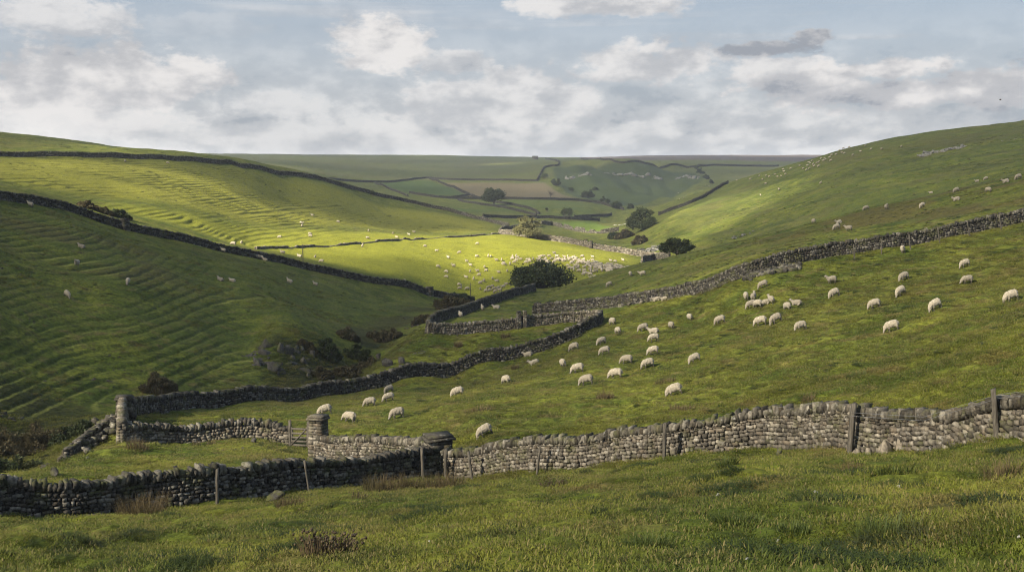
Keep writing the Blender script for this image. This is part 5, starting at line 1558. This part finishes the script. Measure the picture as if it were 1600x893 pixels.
def named(nm, typ):
    nd = ng.nodes.new('GeometryNodeInputNamedAttribute'); nd.data_type = typ; nd.inputs[0].default_value = nm
    return [s_ for s_ in nd.outputs if s_.enabled][0]
eu = ng.nodes.new('FunctionNodeEulerToRotation')
ng.links.new(named('yaw', 'FLOAT_VECTOR'), eu.inputs[0])
ng.links.new(gi.outputs[0], iop.inputs['Points']); ng.links.new(ci.outputs[0], iop.inputs['Instance']); iop.inputs['Pick Instance'].default_value = True
ng.links.new(named('idx', 'INT'), iop.inputs['Instance Index']); ng.links.new(eu.outputs[0], iop.inputs['Rotation']); ng.links.new(named('scl', 'FLOAT'), iop.inputs['Scale'])
ng.links.new(iop.outputs[0], go.inputs[0])
md = gob.modifiers.new('turf', 'NODES'); md.node_group = ng

# ------------------------------------------------------------------ the broken cloud deck added out of frame up-sun, shaped to shade the dale around the lit valley
M_shade_cloud, t, b = new_mat('shade_cloud_vapour')
b.inputs['Base Color'].default_value = (.9, .9, .9, 1); b.inputs['Roughness'].default_value = 1
g = t.node('ShaderNodeNewGeometry')
thin = t.noise(g.outputs['Position'], .006, 4, .6)
tp = t.node('ShaderNodeBsdfTransparent'); ta = t.node('ShaderNodeAttribute', attribute_name='thin')
mx = t.node('ShaderNodeMixShader', {0: t.math('ADD', ta.outputs['Fac'], t.ramp(thin, .35, .65, -.10, .10), clamp=True)})
t.l.new(b.outputs[0], mx.inputs[1]); t.l.new(tp.outputs[0], mx.inputs[2]); t.l.new(mx.outputs[0], M_shade_cloud.node_tree.nodes['Material Output'].inputs[0])
ZC = 450.0
def gxy(u, v, rm):
    p = hit(u, v, rm); return (p.x, p.y)
GAP = [gxy(*q) for q in ((-60, 290, 190), (-80, 256, 230), (60, 254, 250), (190, 257, 250), (290, 275, 250), (400, 318, 240), (480, 342, 240), (560, 354, 240), (690, 368, 240), (790, 352, 330), (838, 348, 340), (850, 372, 330), (905, 390, 280), (985, 402, 260), (975, 413, 240), (900, 416, 236), (800, 425, 236), (720, 414, 236), (640, 401, 236), (430, 393, 210), (300, 372, 208), (200, 352, 203), (100, 324, 198), (0, 306, 190))]
GAP2 = [gxy(*q) for q in ((980, 396, 300), (992, 368, 330), (1030, 345, 400), (1080, 322, 420), (1180, 305, 400), (1190, 325, 350), (1130, 352, 330), (1060, 384, 310))]
GAP3 = [gxy(*q) for q in ((860, 362, 400), (868, 348, 420), (930, 346, 450), (962, 358, 450), (930, 364, 400))]
GAP4 = [gxy(*q) for q in ((0, 240, 380), (0, 216, 400), (130, 224, 400), (170, 240, 380))]
CS = 8.0
xs = np.arange(-520, 900, CS); ys = np.arange(-120, 2500, CS)
QX, QY = np.meshgrid(xs, ys, indexing='ij')
wx_ = QX + 9 * fbm(QX / 45, QY / 45, 91, 3); wy_ = QY + 9 * fbm(QX / 45 + 50, QY / 45, 93, 3)
lit = in_poly(wx_, wy_, GAP) | in_poly(wx_, wy_, GAP2) | in_poly(wx_, wy_, GAP3) | in_poly(wx_, wy_, GAP4)
lit |= (fbm(QX / 260, QY / 260, 97, 3) > .30) & (QY > 560)
sx_, sy_ = SD.x / SD.z, SD.y / SD.z
nxg, nyg = QX.shape
zq = gz(QX, QY)
Vc = np.column_stack([(QX + sx_ * (ZC - zq)).ravel(), (QY + sy_ * (ZC - zq)).ravel(), (ZC + 0 * QX).ravel()])
jj = np.arange(nxg * nyg).reshape(nxg, nyg)
keep = ~(lit[:-1, :-1] | lit[1:, 1:])
a_ = jj[:-1, :-1][keep]; Qc = np.column_stack([a_, a_ + nyg, a_ + nyg + 1, a_ + 1])
used = np.unique(Qc); rem = -np.ones(len(Vc), int); rem[used] = np.arange(len(used))
Vb = Vc[used]; Qb = rem[Qc]
hump = 18 + 14 * fbm(Vb[:, 0] / 90, Vb[:, 1] / 90, 99, 3)
cl_ob = link('shade_cloud', mesh_np('shade_cloud', np.concatenate([Vb, Vb + np.column_stack([0 * hump, 0 * hump, hump])]), np.concatenate([Qb[:, ::-1], Qb + len(Vb)]), True, M_shade_cloud))
gxx, gyy = QX.ravel()[used], QY.ravel()[used]
tv = np.full(len(gxx), .56)
thg = np.arctan2(gxx, gyy); rg = np.hypot(gxx, gyy)
leftm = (1 - sstep(-22, -8, gxx)) * sstep(72, 92, rg) * (1 - sstep(215, 260, rg))  # deck thickened over the near left slope to darken the ground there
tv = tv * (1 - leftm) + .36 * leftm
tv = np.where(rg < 150, tv + .16 * (1 - leftm), tv)
a_ = cl_ob.data.attributes.new('thin', 'FLOAT', 'POINT'); a_.data.foreach_set('value', np.concatenate([tv, tv]).astype(np.float32))
tag(cl_ob, kind='structure')

# ------------------------------------------------------------------ air
zlo, zhi = float(Z.min()) - 1.5, float(Z.max()) + 6
bmH = bmesh.new(); bmesh.ops.create_cube(bmH, size=1, matrix=Matrix.Translation((0, 0, (zlo + zhi) / 2)) @ Matrix.Diagonal((8400, 8400, zhi - zlo, 1)))
mh = bpy.data.meshes.new('haze'); bmH.to_mesh(mh); bmH.free()
M_haze = bpy.data.materials.new('haze_air'); M_haze.use_nodes = True
nt_ = M_haze.node_tree; nt_.nodes.remove(nt_.nodes['Principled BSDF'])
pv = nt_.nodes.new('ShaderNodeVolumePrincipled'); pv.inputs['Color'].default_value = (.82, .90, 1.0, 1); pv.inputs['Density'].default_value = HAZE_D; pv.inputs['Anisotropy'].default_value = .0
nt_.links.new(pv.outputs[0], nt_.nodes['Material Output'].inputs['Volume'])
mh.materials.append(M_haze)
if HAZE_D > 0:
    tag(link('haze', mh), kind='stuff')
print('Z range', zlo, zhi, 'sheep', sheep_n[0], 'turf', len(PXa))

# ------------------------------------------------------------------ picture
scene.view_settings.view_transform = 'Standard'
scene.view_settings.look = 'None'
scene.view_settings.exposure = EXPO
scene.view_settings.gamma = 1
scene.render.engine = 'CYCLES'
scene.cycles.use_denoising = True
scene.cycles.denoising_prefilter = 'FAST'
scene.cycles.filter_width = 1.05
scene.cycles.max_bounces = 5
scene.cycles.diffuse_bounces = 2
scene.cycles.glossy_bounces = 1
scene.cycles.transparent_max_bounces = 12
scene.cycles.volume_bounces = 0
scene.cycles.use_adaptive_sampling = False
